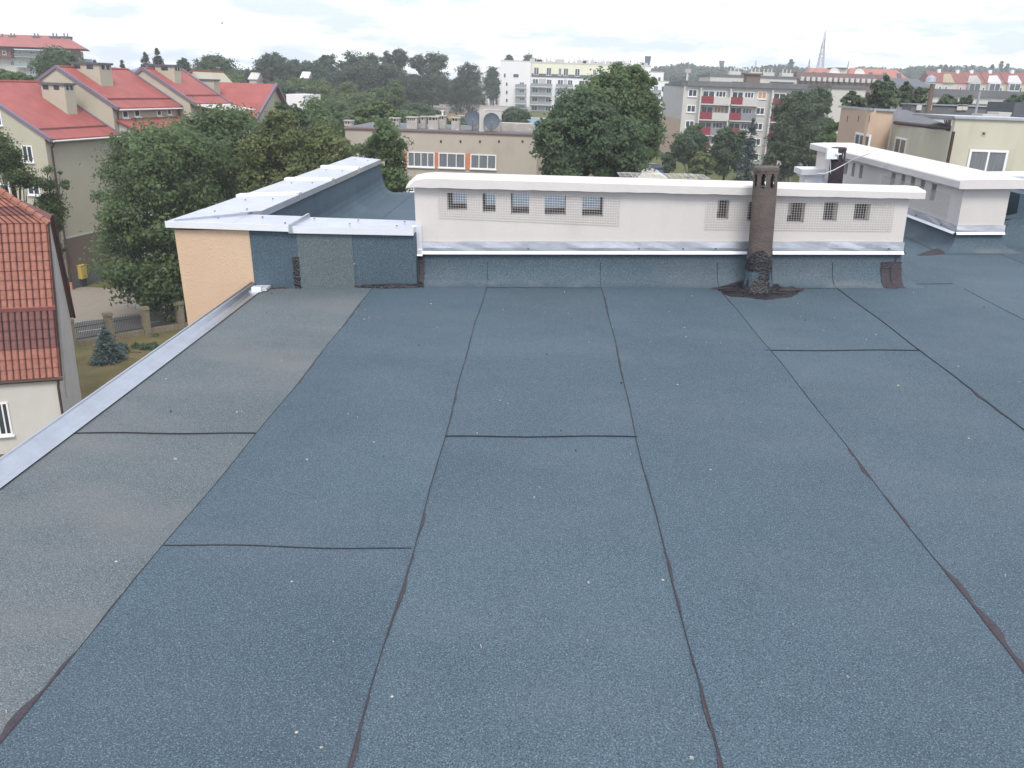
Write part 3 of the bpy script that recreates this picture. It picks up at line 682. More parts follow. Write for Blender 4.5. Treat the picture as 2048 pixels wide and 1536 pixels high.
for i in range(nR+2):
    row = []
    for an, ex, ey in ringR:
        t = min(1, .22+.78*i/nR) if i <= nR else 1.0
        if i == nR+1: t = 1.012
        x, y = c0[0]+math.cos(an)*ex*t, c0[1]+math.sin(an)*ey*t
        h = -.004 if i == nR+1 else .004+.006*(1-t)+.0035*math.sin(an*13+t*9)*t+.0025*rr.uniform(-1, 1)+(.025*max(0, .4-t))
        row.append((x, y, covez(x, y)+max(h, .002) if i <= nR else covez(x, y)+h))
    G_.append(row)
for i in range(nR+1):
    for k in range(nA): mb.poly([G_[i][k], G_[i][(k+1) % nA], G_[i+1][(k+1) % nA], G_[i+1][k]])
ob('bitumen_collar', mb, 'bitumen', smooth=True)
mb = MB(); rr = random.Random(8)     # brush streaks
for k in range(46):
    a = rr.uniform(math.pi*.85, 2*math.pi*1.08); r1, r2 = rr.uniform(.12, .2), rr.uniform(.24, .31)
    c = np.array([1.735, 6.84]); e = np.array([1.25, .62])
    pts = [(*(c+e*np.array([math.cos(a+.1*t), math.sin(a+.1*t)])*(r1+(r2-r1)*t)), .012) for t in (0, .5, 1)]; pts = [(p[0], p[1], p[2]+covez(p[0], p[1])) for p in pts]
    mb.tube(pts, rr.uniform(.0015, .004), 5, m=0 if rr.random() < .6 else 1)
ob('bitumen_streaks', mb, ['bitumen', 'bitumen_brown'])
bp_ = [sfp(x, y) for x, y in [(690, 567), (846, 567), (848, 576), (770, 578), (692, 574)]]
blob(bp_, .018, seed=3, rough=.006)
blob([rp(x, y)[:2] for x, y in [(535, 573), (580, 566), (600, 568), (648, 568), (650, 573), (600, 576), (545, 578)]], .010, m='bitumen_brown', seed=4, rough=.008)
def vstrip(x0, x1, z0, z1, y, m, seed, t=.004):
    r = random.Random(seed); mb = MB(); n = 24; prev = None
    for k in range(n+1):
        z = z0+(z1-z0)*k/n; jt = min(.006, (x1-x0)*.3); a = x0+r.uniform(-1, 1)*jt; b = x1+r.uniform(-1, 1)*jt; yy = y(z) if callable(y) else y
        cur = [(a, yy, z), (b, yy, z), (b, yy-t-r.uniform(0, .003), z), (a, yy-t-r.uniform(0, .003), z)]
        if prev:
            for j in range(4): mb.poly([prev[j], prev[(j+1) % 4], cur[(j+1) % 4], cur[j]])
        else: mb.poly(cur)
        prev = cur
    mb.poly(prev); ob('bitumen_patch', mb, m)
vstrip(-2.125, -2.075, .0, .265, lambda z: 6.868+.012*z/.5, 'bitumen', 5)
vstrip(X0-.02, X0+.06, .004, .24, yc, 'bitumen_brown', 6)
vstrip(X0+.018, X0+.022, .004, .24, lambda z: yc(z)-.008, 'joint', 7, .002)
vstrip(2.80, 2.965, .004, .19, yc, 'bitumen_brown', 8)
blob([rp(x, y)[:2] for x, y in [(1768, 570), (1786, 567), (1800, 566), (1812, 568), (1803, 575), (1790, 579), (1776, 578)]], .006, m='bitumen_brown', seed=9, rough=.006)
vstrip(2.872, 2.877, .004, .15, lambda z: yc(z)-.008, 'joint', 12, .002)
blob([rp(x, y)[:2] for x, y in [(1833, 511), (1862, 504), (1882, 496), (1886, 480), (1898, 480), (1899, 500), (1890, 508), (1860, 511)]], .006, m='bitumen_brown', seed=10, rough=.006)

for i in (2, 3, 4, 5):               # sheet joints running up the curved upstand
    vstrip(SE[i]-.0015, SE[i]+.0015, .004, .185, lambda z: yc(z)+.004, 'joint', 20+i, .002)

for k, P_ in enumerate([[(462, 950), (520, 966), (580, 984), (630, 1002)], [(470, 1046), (520, 1037), (565, 1022)], [(1243, 908), (1249, 916), (1247, 925)], [(1258, 716), (1266, 722), (1275, 723)]]):
    q = [rp(*p) for p in P_]; mb = MB(); mb.tube([(p[0], p[1], .0045) for p in q], [.0003]+[.0008]*(len(q)-2)+[.0003], 5); ob('scratch', mb, 'scuff')
# ================================================================== ROW OF RED-ROOFED HOUSES (left)
K = gp(134, 582)[:2]; _k2 = gp(203, 561)[:2]; U = N(_k2-K); Vd = np.array([U[1], -U[0]])
def kp(v, u, z): p = K+Vd*v+U*u; return (p[0], p[1], z)
def kbox(mb, v0, v1, u0, u1, z0, z1, m=0): return mb.hexa([kp(v0, u0, z0), kp(v1, u0, z0), kp(v1, u1, z0), kp(v0, u1, z0), kp(v0, u0, z1), kp(v1, u0, z1), kp(v1, u1, z1), kp(v0, u1, z1)], m)
def pth(mb, pts, r, n=8): return mb.tube([kp(*p) for p in pts], r, n)
def row_house(label, u0, u1, ve, vr, ze, zr, group='attached red-roofed houses', wall='cream_wall'):
    h = thing('row_house', label, 'house', kp(ve, u0, 0), group)
    vl = 2*vr-ve
    mb = MB(); a = [kp(vl, u0, -1), kp(ve, u0, -1), kp(ve, u0, ze), kp(vr, u0, zr), kp(vl, u0, ze)]
    mb.prism(a, (U[0]*(u1-u0), U[1]*(u1-u0), 0)); mb.build('wall', wall, h)
    s = (zr-ze)/(vr-ve)
    def zz(v): return ze+s*(v-ve)
    r = MB(); t = .16
    for (va, vb, sg) in ((vr, ve+.45, 1), (vl-.45, vr, -1)):
        f = (lambda v: zz(v)) if sg > 0 else (lambda v: zz(2*vr-v))
        r.hexa([kp(va, u0+.05, f(va)+.02), kp(vb, u0+.05, f(vb)+.02), kp(vb, u1, f(vb)+.02), kp(va, u1, f(va)+.02), kp(va, u0+.05, f(va)+t), kp(vb, u0+.05, f(vb)+t), kp(vb, u1, f(vb)+t), kp(va, u1, f(va)+t)])
    # snow guard strip and ridge caps
    r.hexa([kp(ve-.55, u0+.25, zz(ve-.55)+t), kp(ve-.5, u0+.25, zz(ve-.5)+t), kp(ve-.5, u1-.1, zz(ve-.5)+t), kp(ve-.55, u1-.1, zz(ve-.55)+t), kp(ve-.55, u0+.25, zz(ve-.55)+t+.14), kp(ve-.5, u0+.25, zz(ve-.5)+t+.14), kp(ve-.5, u1-.1, zz(ve-.5)+t+.14), kp(ve-.55, u1-.1, zz(ve-.55)+t+.14)], 1)
    ro = r.build('roof', ['red_roof', 'red_brown_roof'], h)
    q = MB(); k = 0.
    while k < u1-u0-.3: pth(q, [(vr, u0+k, zr+t), (vr, u0+k+.36, zr+t+.01)], .11, 6); k += .38
    q.build('ridge_tiles', 'red_roof', ro)
    for uu in (u0, u1):
        tr = MB(); tr.hexa([kp(vr, uu-.12, zr), kp(ve+.5, uu-.12, zz(ve+.5)), kp(ve+.5, uu+.14, zz(ve+.5)), kp(vr, uu+.14, zr), kp(vr, uu-.12, zr+.26), kp(ve+.5, uu-.12, zz(ve+.5)+.26), kp(ve+.5, uu+.14, zz(ve+.5)+.26), kp(vr, uu+.14, zr+.26)])
        tr.hexa([kp(vl-.5, uu-.12, zz(ve+.5)), kp(vr, uu-.12, zr), kp(vr, uu+.14, zr), kp(vl-.5, uu+.14, zz(ve+.5)), kp(vl-.5, uu-.12, zz(ve+.5)+.26), kp(vr, uu-.12, zr+.262), kp(vr, uu+.14, zr+.262), kp(vl-.5, uu+.14, zz(ve+.5)+.26)])
        tr.build('verge_trim', 'verge_trim', h)
    g = MB(); pth(g, [(ve+.50, u0+.2, zz(ve+.45)+.0), (ve+.50, u1-.1, zz(ve+.45)+.0)], .065); g.build('gutter', 'gutter_white', h)
    return h, zz
def row_chimney(h, v0, v1, u0, u1, zb, zt):
    mb = MB(); kbox(mb, v0, v1, u0, u1, zb, zt); c = mb.build('chimney', 'cream_wall', h)
    q = MB(); kbox(q, v0-.12, v1+.12, u0-.12, u1+.12, zt, zt+.16); q.build('chimney_cap', 'slate', c)
    w = v1-v0
    for (a, b) in ((.08, .32), (.55, .78)): q = MB(); kbox(q, v0+w*a, v0+w*b, u0-.02, u0+.05, zt-.34, zt-.03); q.build('flue_opening', 'glass', c)
    l = u1-u0
    for b in (.2, .6): q = MB(); kbox(q, v1-.05, v1+.02, u0+l*b, u0+l*(b+.22), zt-.34, zt-.03); q.build('flue_opening', 'glass', c)
FG = (K, Vd)                         # gable plane of the first house
FS = (K, U)                          # its street side
hA, zA = row_house('nearest cream house with red roof, tall blank side wall over a brown and grey base', 0, 7.6, 0, -6.0, 11.1, 14.55)
for r in [(43, 290, 69, 325), (53, 362, 82, 391), (-8, 222, 6, 252), (-20, 366, 22, 392), (-25, 300, 4, 330), (-60, 300, -38, 330)]:
    s0, s1, z0, z1 = frect(r, FG); window(hA, FG, s0, s1, z0, z1, 2 if s1-s0 > .7 else 1, .09)
for r in [(206, 279, 213, 297), (215, 343, 222, 363)]:
    s0, s1, z0, z1 = frect(r, FS); window(hA, FS, s0, s1, z0, z1, 1, .07, glass='cream_dark', frame='offwhite_wall')
mb = MB(); kbox(mb, 0, .03, .35, 7.58, .95, 3.82); mb.build('brown_band', 'brown_wall', hA)
mb = MB(); kbox(mb, 0, .05, -.05, 7.6, -.3, .95); kbox(mb, -12, .052, -.05, -.002, -.3, .95); mb.build('plinth', 'grey_plinth', hA)
mb = MB(); kbox(mb, .031, .05, .35, 7.6, 3.82, 3.98); mb.build('band_course', 'offwhite_wall', hA)
mb = MB(); pth(mb, [(.5, .35, 11.0), (.45, .35, 10.75), (.16, .35, 10.35), (.16, .35, 10.2), (.16, .35, .1)], .075); mb.build('downpipe', 'pipe_brown', hA)
def pxchim(h, u0, du, pl, pr, pt, zb):
    a, b = vu(pl, pt, u0), vu(pr, pt, u0); row_chimney(h, a[0], b[0], u0, u0+du, zb, a[1]-.1)

def vu(px, py, u0): # pixel on gable plane u0
    q = vp(px, py, K+U*u0, Vd); return float((q[:2]-K)@Vd), float(q[2])
t = thing('gas_cabinet', 'yellow gas cabinet on the grey base of the nearest cream house', 'utility box', kp(.1, 2.4, 0))
c = fcoord(160, 565, FS); mb = MB(); mb.fb(FS, c[0]-.15, c[0]+.45, .65, 1.65, .05, .38); mb.build('cabinet_body', 'yellow_box', t)
mb = MB(); mb.fb(FS, c[0]-.17, c[0]+.47, 1.65, 1.69, .04, .42); mb.fb(FS, c[0]-.10, c[0]+.40, .72, 1.58, .381, .40); mb.build('cabinet_door', 'yellow_box', t)
mb = MB(); mb.fb(FS, c[0]-.05, c[0]+.35, 0, .65, .09, .34); mb.build('stand', 'iron', t)
mb = MB(); mb.tube([kp(.16, .32, -.1), kp(.16, .32, .5), kp(.16, .32, .62)], [.09, .09, .1], 10); o = mb.build('pipe_boot', 'orange_foil', hA)
hB, zB = row_house('second red-roofed house, strip of four small windows above its lower roof', 7.65, 16.4, 0, -4.6, 13.1, 15.75)
FB = (K+Vd*0.0, U)
for r in [(243, 220, 257, 236), (267, 219, 280, 234), (312, 218, 323, 232), (333, 217, 343, 230)]:
    s0, s1, z0, z1 = frect(r, FB); window(hB, FB, s0, s1, z0, z1, 1, .10)
mb = MB()   # lower lean-to body + roof
P = [kp(-.1, 8.2, -1), kp(2.0, 8.2, -1), kp(2.0, 8.2, 10.9), kp(-.1, 8.2, 11.9)]; mb.prism(P, (U[0]*7.9, U[1]*7.9, 0)); lb = mb.build('lower_wall', 'pale_wall', hB)
mb = MB(); mb.hexa([kp(.02, 7.9, 12.0), kp(2.5, 7.9, 10.95), kp(2.5, 16.3, 10.95), kp(.02, 16.3, 12.0), kp(.02, 7.9, 12.15), kp(2.5, 7.9, 11.10), kp(2.5, 16.3, 11.10), kp(.02, 16.3, 12.15)]); mb.build('lower_roof', 'red_roof', hB)
mb = MB(); pth(mb, [(2.55, 7.9, 10.98), (2.55, 16.3, 10.98)], .08); mb.build('gutter', 'gutter_white', hB)
mb = MB(); pth(mb, [(.45, 7.95, 13.0), (.2, 7.95, 12.7), (.2, 7.95, 12.1)], .07); pth(mb, [(.45, 16.2, 13.0), (.2, 16.2, 12.7), (.2, 16.2, 12.1)], .07); pth(mb, [(.5, 7.75, 11.2), (1.5, 7.85, 10.7), (1.55, 7.9, 10.0), (1.55, 7.9, .1)], .085); mb.build('downpipe', 'pipe_brown', hB)
mb = MB(); kbox(mb, .03, .65, 7.66, 8.19, -1, 10.4); mb.build('brown_strip', 'brown_wall', hB)
FL = (K+Vd*2.0, U)
for k in range(5):
    for z0 in (8.3, 5.3, 2.3): window(hB, FL, 9.0+k*1.5, 10.1+k*1.5, z0, z0+1.75, 2, .09)
mb = MB(); 
for z in (7.9, 4.9): mb.fb(FL, 8.4, 16.0, z-.35, z+.1, .005, .9)
mb.build('balcony', 'brown_wall', hB)
pxchim(hB, 9.6, 1.5, 142, 197, 125, 13.2); pxchim(hA, 5.2, 1.1, 81, 127, 166, 12.2)
q = MB()
for k in range(3): q.hexa([kp(-4.2, 7.60, 14.6-.33*k), kp(-3.5, 7.60, 14.5-.33*k), kp(-3.5, 7.64, 14.5-.33*k), kp(-4.2, 7.64, 14.6-.33*k), kp(-4.2, 7.60, 14.66-.33*k), kp(-3.5, 7.60, 14.56-.33*k), kp(-3.5, 7.64, 14.56-.33*k), kp(-4.2, 7.64, 14.66-.33*k)])
q.build('gable_slots', 'cream_dark', hB)
hC, zC = row_house('third red-roofed house, covered roof terrace with dark posts below its eave', 16.45, 22.4, 1.2, -3.1, 13.4, 15.9)
pxchim(hC, 18.0, 1.0, 291, 347, 129, 13.5)
mb = MB(); kbox(mb, .8, 4.0, 17.0, 22.2, -1, 10.9); mb.build('terrace_base', 'pale_wall', hC)
mb = MB()
for v, u in ((4.0, 17.2), (4.0, 19.6), (4.0, 22.0)): kbox(mb, v-.12, v, u, u+.12, 10.9, 13.0)
for u in (18.4, 20.8): kbox(mb, 1.4, 1.52, u, u+.12, 10.9, 12.9)
mb.build('terrace_post', 'dark_wood', hC)
mb = MB(); mb.hexa([kp(1.0, 16.9, 13.15), kp(4.3, 16.9, 12.75), kp(4.3, 22.3, 12.75), kp(1.0, 22.3, 13.15), kp(1.0, 16.9, 13.22), kp(4.3, 16.9, 12.82), kp(4.3, 22.3, 12.82), kp(1.0, 22.3, 13.22)]); mb.build('terrace_canopy', 'offwhite_wall', hC)
mb = MB(); kbox(mb, 3.93, 3.98, 17.0, 20.0, 10.9, 11.9); mb.build('railing', 'dark_wood', hC)
mb = MB(); kbox(mb, 3.93, 3.98, 20.0, 22.1, 10.9, 11.8); kbox(mb, 4.0, 4.5, 17.4, 22.2, 10.6, 10.8); mb.build('balustrade', 'grey_panel', hC)
FC = (K+Vd*1.2, U); window(hC, FC, 18.0, 19.2, 11.2, 12.9, 2, .09); window(hC, FC, 20.2, 21.4, 11.2, 12.9, 2, .09)
# fourth house, gable turned to the right
D0 = 88; hD = thing('gable_house', 'broad red-roofed house at the end of the row, its gable turned right behind the treetops', 'house', (at(480, 250, D0)[0], D0, 0))
pk = at(547, 170, D0); lf = at(425, 167, D0-1); br = at(500, 222, D0-4); bk = at(582, 215, D0+6); dxy = np.array([pk[0]-lf[0], pk[1]-lf[1]])
mb = MB(); e = np.array([-11, -1.5, 0.]); Pn = np.array([pk[0], pk[1], 14.9]); Fr = np.array([br[0]+.5, D0-5.0, 11.6]); Bk = np.array([bk[0], D0+5.0, 11.7])
mb.prism([(Fr[0], Fr[1], -1), (Bk[0], Bk[1], -1), tuple(Bk), tuple(Pn), tuple(Fr)], e); mb.build('wall', 'cream_wall', hD)
mb = MB()
for (A_, B_) in ((Pn, Fr), (Bk, Pn)):
    o2 = np.array([0, 0, .18]); A2 = A_+[.25, 0, 0]; B2 = B_+[.25, 0, 0]; mb.hexa([A2+[0, 0, .02], B2+[0, 0, .02], B2+e+[-.3, 0, .02], A2+e+[-.3, 0, .02], A2+o2, B2+o2, B2+e+o2, A2+e+o2])
mb.build('roof', 'red_roof', hD)
mb = MB()
for (A_, B_) in ((Pn, Fr), (Pn, Bk)): mb.hexa([A_+[.22, 0, 0], B_+[.22, 0, 0], B_+[.45, 0, 0], A_+[.45, 0, 0], A_+[.22, 0, .3], B_+[.22, 0, .3], B_+[.45, 0, .3], A_+[.45, 0, .3]])
mb.build('verge_trim', 'verge_trim', hD)
g0 = np.array(Fr[:2]); gd = N(Bk[:2]-Fr[:2]); FD = (g0, gd); window(hD, FD, 2.6, 3.6, 10.4, 12.2, 2, .1)
c = at(410, 160, 84); mb = MB(); mb.box(c[0]-.9, c[0]+1.0, 83.5, 85, 11, 15.2); ch = mb.build('chimney', 'cream_wall', hD); mb = MB(); mb.box(c[0]-1, c[0]+1.1, 83.4, 85.1, 15.2, 15.33); mb.build('chimney_cap', 'slate', ch)
# small gable behind the third house
p = at(385, 143, 96); hE = thing('gable_house', 'little cream gable peeping over the ridge of the third red roof', 'house', (p[0], 96, 0))
a, b, c = at(385, 143, 96), at(405, 165, 96), at(362, 165, 96); mb = MB(); mb.prism([(c[0]-1, 96, 0), (b[0], 96, 0), tuple(b), tuple(a), (c[0]-1, 96, c[2]-.4)], (.5, 8, 0)); mb.build('wall', 'cream_wall', hE)
mb = MB(); mb.hexa([(c[0]-1.3, 95.8, c[2]-.6), (a[0], 95.8, a[2]+.02), (a[0]+.5, 104, a[2]+.02), (c[0]-.8, 104, c[2]-.6), (c[0]-1.3, 95.8, c[2]-.4), (a[0], 95.8, a[2]+.2), (a[0]+.5, 104, a[2]+.2), (c[0]-.8, 104, c[2]-.4)]); mb.build('roof', 'red_roof', hE)
# ================================================================== TILE-ROOFED HOUSE, near left
P0 = at(117, 755, 33)[:2]; pa = math.radians(21); Pd = np.array([math.cos(pa), math.sin(pa)]); Qd = np.array([-Pd[1], Pd[0]])
def tp(p, q, z): w = P0+Pd*p+Qd*q; return (w[0], w[1], z)
hT = thing('tiled_house', 'steep orange clay-tiled mansard house with cream front and grey side gable at the left edge', 'house', tp(-2, 2, 0))
WL = -7.0
mb = MB(); mb.prism([tp(0, .0, -.5), tp(0, 4.6, -.5), tp(0, 4.6, 2.6), tp(0, 4.72, 4.7), tp(0, 3.16, 9.6), tp(0, 2.15, 9.35), tp(0, .9, 5.9), tp(0, .02, 3.3)], (Pd[0]*WL, Pd[1]*WL, 0)); mb.build('side_wall', 'grey_wall', hT)
mb = MB(); FT = (P0, Pd); mb.fb(FT, WL, -.02, -.5, 3.22, 0.0, .04); mb.build('front_wall', 'offwhite_wall', hT)
def tiles(name, zlo, qlo, zhi, qhi, right, m, rowh=.36, wave=.24):
    """profiled clay tiles: rows stepped, columns rolled"""
    L_ = math.hypot(zhi-zlo, qhi-qlo); nr = max(1, int(round(L_/rowh))); du = np.array([(qhi-qlo)/L_, (zhi-zlo)/L_]); nn = np.array([-du[1], du[0]])
    mb = MB(); nseg = int((-WL)/wave*6)
    for r in range(nr):
        rows = []
        for (s, off) in ((r*L_/nr, .055), ((r+1)*L_/nr+.02, .012)):
            xr = right(s/L_); row = []
            for k in range(nseg+1):
                x = WL+(xr-WL)*k/nseg; fr_ = (k % 6)/6; hh = off+(.075 if 0 < k % 6 < 5 else (.0 if k % 6 == 0 else .055))
                q = qlo+du[0]*s+nn[0]*hh; z = zlo+du[1]*s+nn[1]*hh
                row.append(tp(x, q, z))
            rows.append(row)
        low = [tp(WL+(right(r/nr)-WL)*k/nseg, qlo+du[0]*r*L_/nr, zlo+du[1]*r*L_/nr) for k in range(nseg+1)]
        mi = 0 if random.random() < .93 else 1
        for k in range(nseg):
            mb.poly([rows[0][k], rows[0][k+1], rows[1][k+1], rows[1][k]], 1 if k % 6 == 5 else mi); mb.poly([low[k], low[k+1], rows[0][k+1], rows[0][k]], 1)  # groove and riser faces take the darker material, painting in their shade
    return mb.build(name, m, hT)
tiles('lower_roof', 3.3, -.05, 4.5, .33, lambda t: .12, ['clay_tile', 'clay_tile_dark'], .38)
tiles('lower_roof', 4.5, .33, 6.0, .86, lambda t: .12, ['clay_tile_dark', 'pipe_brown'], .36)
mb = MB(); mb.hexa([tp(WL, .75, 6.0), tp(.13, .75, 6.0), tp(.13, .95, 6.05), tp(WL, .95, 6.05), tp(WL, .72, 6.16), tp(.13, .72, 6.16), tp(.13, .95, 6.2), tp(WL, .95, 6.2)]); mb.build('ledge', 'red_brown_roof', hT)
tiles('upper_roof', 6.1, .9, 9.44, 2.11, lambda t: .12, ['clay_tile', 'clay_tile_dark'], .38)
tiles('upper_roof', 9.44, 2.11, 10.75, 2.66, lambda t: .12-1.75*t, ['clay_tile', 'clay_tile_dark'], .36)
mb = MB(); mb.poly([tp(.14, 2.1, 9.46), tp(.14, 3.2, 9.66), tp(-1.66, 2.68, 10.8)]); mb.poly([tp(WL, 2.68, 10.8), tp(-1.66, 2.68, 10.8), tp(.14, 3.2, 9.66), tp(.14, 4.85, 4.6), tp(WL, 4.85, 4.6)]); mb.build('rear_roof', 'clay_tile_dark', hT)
mb = MB()
for k in range(7):
    t0, t1 = k/7, (k+1)/7+.02; A_ = np.array(tp(.16, 2.06, 9.44)); B_ = np.array(tp(-1.68, 2.66, 10.84)); mb.tube([A_+(B_-A_)*t0, A_+(B_-A_)*t1], [.15, .11], 10)
for k in range(14): mb.tube([tp(-1.7-.38*k, 2.68, 10.83), tp(-1.7-.38*(k+1)-.03, 2.68, 10.83)], [.11, .14], 10)
mb.build('ridge_tiles', 'clay_tile', hT)
mb = MB(); mb.tube([tp(.16, 3.2, 9.66), tp(.16, 4.86, 4.6)], .06, 6); mb.tube([tp(.12, 2.1, 9.4), tp(.12, .9, 5.9), tp(.12, -.02, 3.3)], .05, 6); mb.build('verge_trim', 'pipe_brown', hT)
mb = MB(); mb.tube([tp(WL, -.16, 3.24), tp(.18, -.16, 3.24)], .08, 8); mb.build('gutter', 'pipe_brown', hT)
mb = MB(); mb.tube([tp(.02, -.14, 3.2), tp(-.05, -.10, 2.9), tp(-.05, -.08, -.5)], .05, 8); mb.build('downpipe', 'pipe_brown', hT)
mb = MB(); mb.hexa([tp(.05, .9, 2.0), tp(.09, .9, 2.0), tp(.09, 1.0, 2.0), tp(.05, 1.0, 2.0), tp(.05, 2.6, 8.2), tp(.09, 2.6, 8.2), tp(.09, 2.7, 8.2), tp(.05, 2.7, 8.2)]); mb.build('cable_duct', 'grey_wall', hT)
s0, s1, z0, z1 = frect((-22, 806, 27, 868), FT); window(hT, FT, s0, s1, z0, z1, 3, .07, n0=.04, bar=.62)
# ================================================================== BEIGE FLAT-ROOFED BLOCK, centre
D = 66; FE = (np.array([0., D]), np.array([1., 0.]))
hM = thing('apartment_block', 'beige flat-roofed block with orange panels between its windows, chimneys along the roof', 'building', (-8, D, 0))
xl, xr_ = at(690, 258, D)[0], at(1075, 300, D)[0]; zt = 12.15
mb = MB(); mb.box(xl, xr_, D, D+11, -1, zt); mb.build('wall', 'beige_wall', hM)
mb = MB(); mb.box(xl-.1, xr_+.1, D-.12, D+11.1, zt, zt+.10); mb.build('roof_edge', 'brown_felt', hM)
mb = MB(); mb.box(xl+.2, xr_-.2, D+.2, D+10.8, zt+.10, zt+.13); mb.build('roof', 'roof_felt', hM)
for r, c in [((792, 302, 806, 335), 1), ((815, 303, 869, 335), 4), ((877, 305, 930, 337), 3), ((941, 308, 992, 339), 3), ((815, 372, 829, 384), 1), ((715, 296, 740, 330), 2)]:
    s0, s1, z0, z1 = frect(r, FE); w = window(hM, FE, s0, s1, z0, z1, c, .075, glass='curtain')
for r in [(869, 305, 877, 337), (806, 303, 815, 334), (930, 307, 941, 338)]:
    s0, s1, z0, z1 = frect(r, FE); mb = MB(); mb.fb(FE, s0, s1, z0, z1, 0, .04); mb.build('orange_panel', 'orange_panel', hM)
for z in (7.9, 5.1):
    for k in range(5): window(hM, FE, xl+2+k*2.8, xl+4+k*2.8, z-1.6, z, 3, .1)
mb = MB()
for px in (882, 921, 960, 998, 1045): s_, z_ = fcoord(px, 283, FE); mb.fb(FE, s_-.07, s_+.07, z_-.09, z_+.09, 0, .03)
mb.build('wall_vents', 'dark_wood', hM)
def flue(px0, px1, pyt, dd, n, parent=hM, m='concrete'):
    a = at(px0, pyt, D+dd); b = at(px1, pyt, D+dd); mb = MB(); mb.box(a[0], b[0], D+dd, D+dd+.9, zt, a[2]-.25); c = mb.build('chimney', m, parent)
    q = MB(); w = (b[0]-a[0])/n
    for k in range(n+1): xx = min(a[0]+w*k, b[0]-.08); q.box(xx, xx+.08, D+dd, D+dd+.9, a[2]-.25, a[2]-.06)
    q.box(a[0]+.02, b[0]-.02, D+dd+.3, D+dd+.6, a[2]-.25, a[2]-.06, 1)
    q.box(a[0]-.06, b[0]+.06, D+dd-.06, D+dd+.96, a[2]-.06, a[2]+.03); q.build('chimney_cap', [m, 'glass'], c)
for a in [(688, 703, 241, 4, 3), (779, 797, 236, 3, 3), (813, 834, 234, 1, 5), (841, 851, 233, 2.5, 2), (856, 876, 233, 1, 3), (872, 891, 231, 3, 4), (903, 919, 235, 1, 3), (945, 958, 238, 2, 3), (975, 1001, 238, 1.6, 4)]: flue(*a)
a = at(959, 220, D+.6); mb = MB(); mb.box(a[0], a[0]+.42, D+.6, D+1.0, zt, a[2]); mb.build('chimney', 'pale_wall', hM)
mb = MB(); a = at(1003, 246, D+3); b = at(1066, 250, D+3); mb.box(a[0], b[0], D+3, D+5, zt, a[2]); mb.build('roof_house', 'concrete', hM)
mb = MB(); a = at(885, 232, D+3.4); mb.tube([(a[0], D+3.4, a[2]-.3), (a[0], D+3.4, a[2]+.35)], .07, 8); mb.tube([(a[0], D+3.4, a[2]+.35), (a[0], D+3.4, a[2]+.42)], [.14, .14], 8); mb.build('flue_pipe', 'white_frame', hM)
# right, further section seen through the tree
hM2 = thing('rear_block', 'beige block section glimpsed behind the big tree, right of the block with orange panels', 'building', (4, D+4, 0))
a = at(1060, 262, D+5); b = at(1172, 262, D+5); mb = MB(); mb.box(a[0], b[0], D+5, D+12, 0, a[2]); mb.build('wall', 'beige_wall', hM2); mb = MB(); mb.box(a[0]-.1, b[0]+.15, D+4.9, D+12, a[2], a[2]+.1); mb.build('roof', 'roof_felt', hM2)
FM2 = (np.array([0., D+5]), np.array([1., 0.])); s0, s1, z0, z1 = frect((1062, 296, 1070, 334), FM2); window(hM2, FM2, s0, s1, z0, z1, 2, .1)
def sat(px, py, dd, r, label, m='dish', par_z=zt, name='satellite_dish'):
    c = at(px, py, D+dd) if dd < 30 else at(px, py, dd); y = c[1]
    t = thing(name, label, 'satellite dish', (c[0], y, par_z)); mb = MB(); n = 24; ax = N([.15, -.93, .33]); e1 = N(np.cross(ax, [0, 0, 1])); e2 = np.cross(e1, ax); rings = []
    for k, (rr, dp) in enumerate(((0, 0), (.4, .04), (.75, .12), (1, .22))):
        rings.append([tuple(c+ax*dp*r+(e1*math.cos(w)+e2*math.sin(w))*max(rr, .01)*r) for w in np.linspace(0, 2*math.pi, n, endpoint=False)])
    for i in range(3):
        for k in range(n): mb.poly([rings[i][k], rings[i][(k+1) % n], rings[i+1][(k+1) % n], rings[i+1][k]])
    for i in range(3):
        for k in range(n): o_ = -ax*.02; mb.poly([tuple(np.array(p)+o_) for p in (rings[i][k], rings[i][(k+1) % n], rings[i+1][(k+1) % n], rings[i+1][k])])
    mb.build('reflector', m, t)
    q = MB(); q.tube([c-e2*r*.98, c+ax*r*.9-e2*.3*r], .025, 6); q.tube([c+ax*r*.9-e2*.3*r, c+ax*r*.8-e2*.26*r], .06, 8); q.build('feed_arm', 'steel', t)
    q = MB(); q.tube([(c[0], y+.1, par_z), (c[0], y+.1, c[2])], .04, 8); q.tube([(c[0], y+.1, c[2]), tuple(c-ax*.02)], .04, 6); q.build('mount', 'steel', t)
sat(945, 238, .9, .62, 'dark satellite dish left of the tall pale chimney on the beige roof')
sat(983, 243, .5, .62, 'dark satellite dish right of the tall pale chimney on the beige roof')
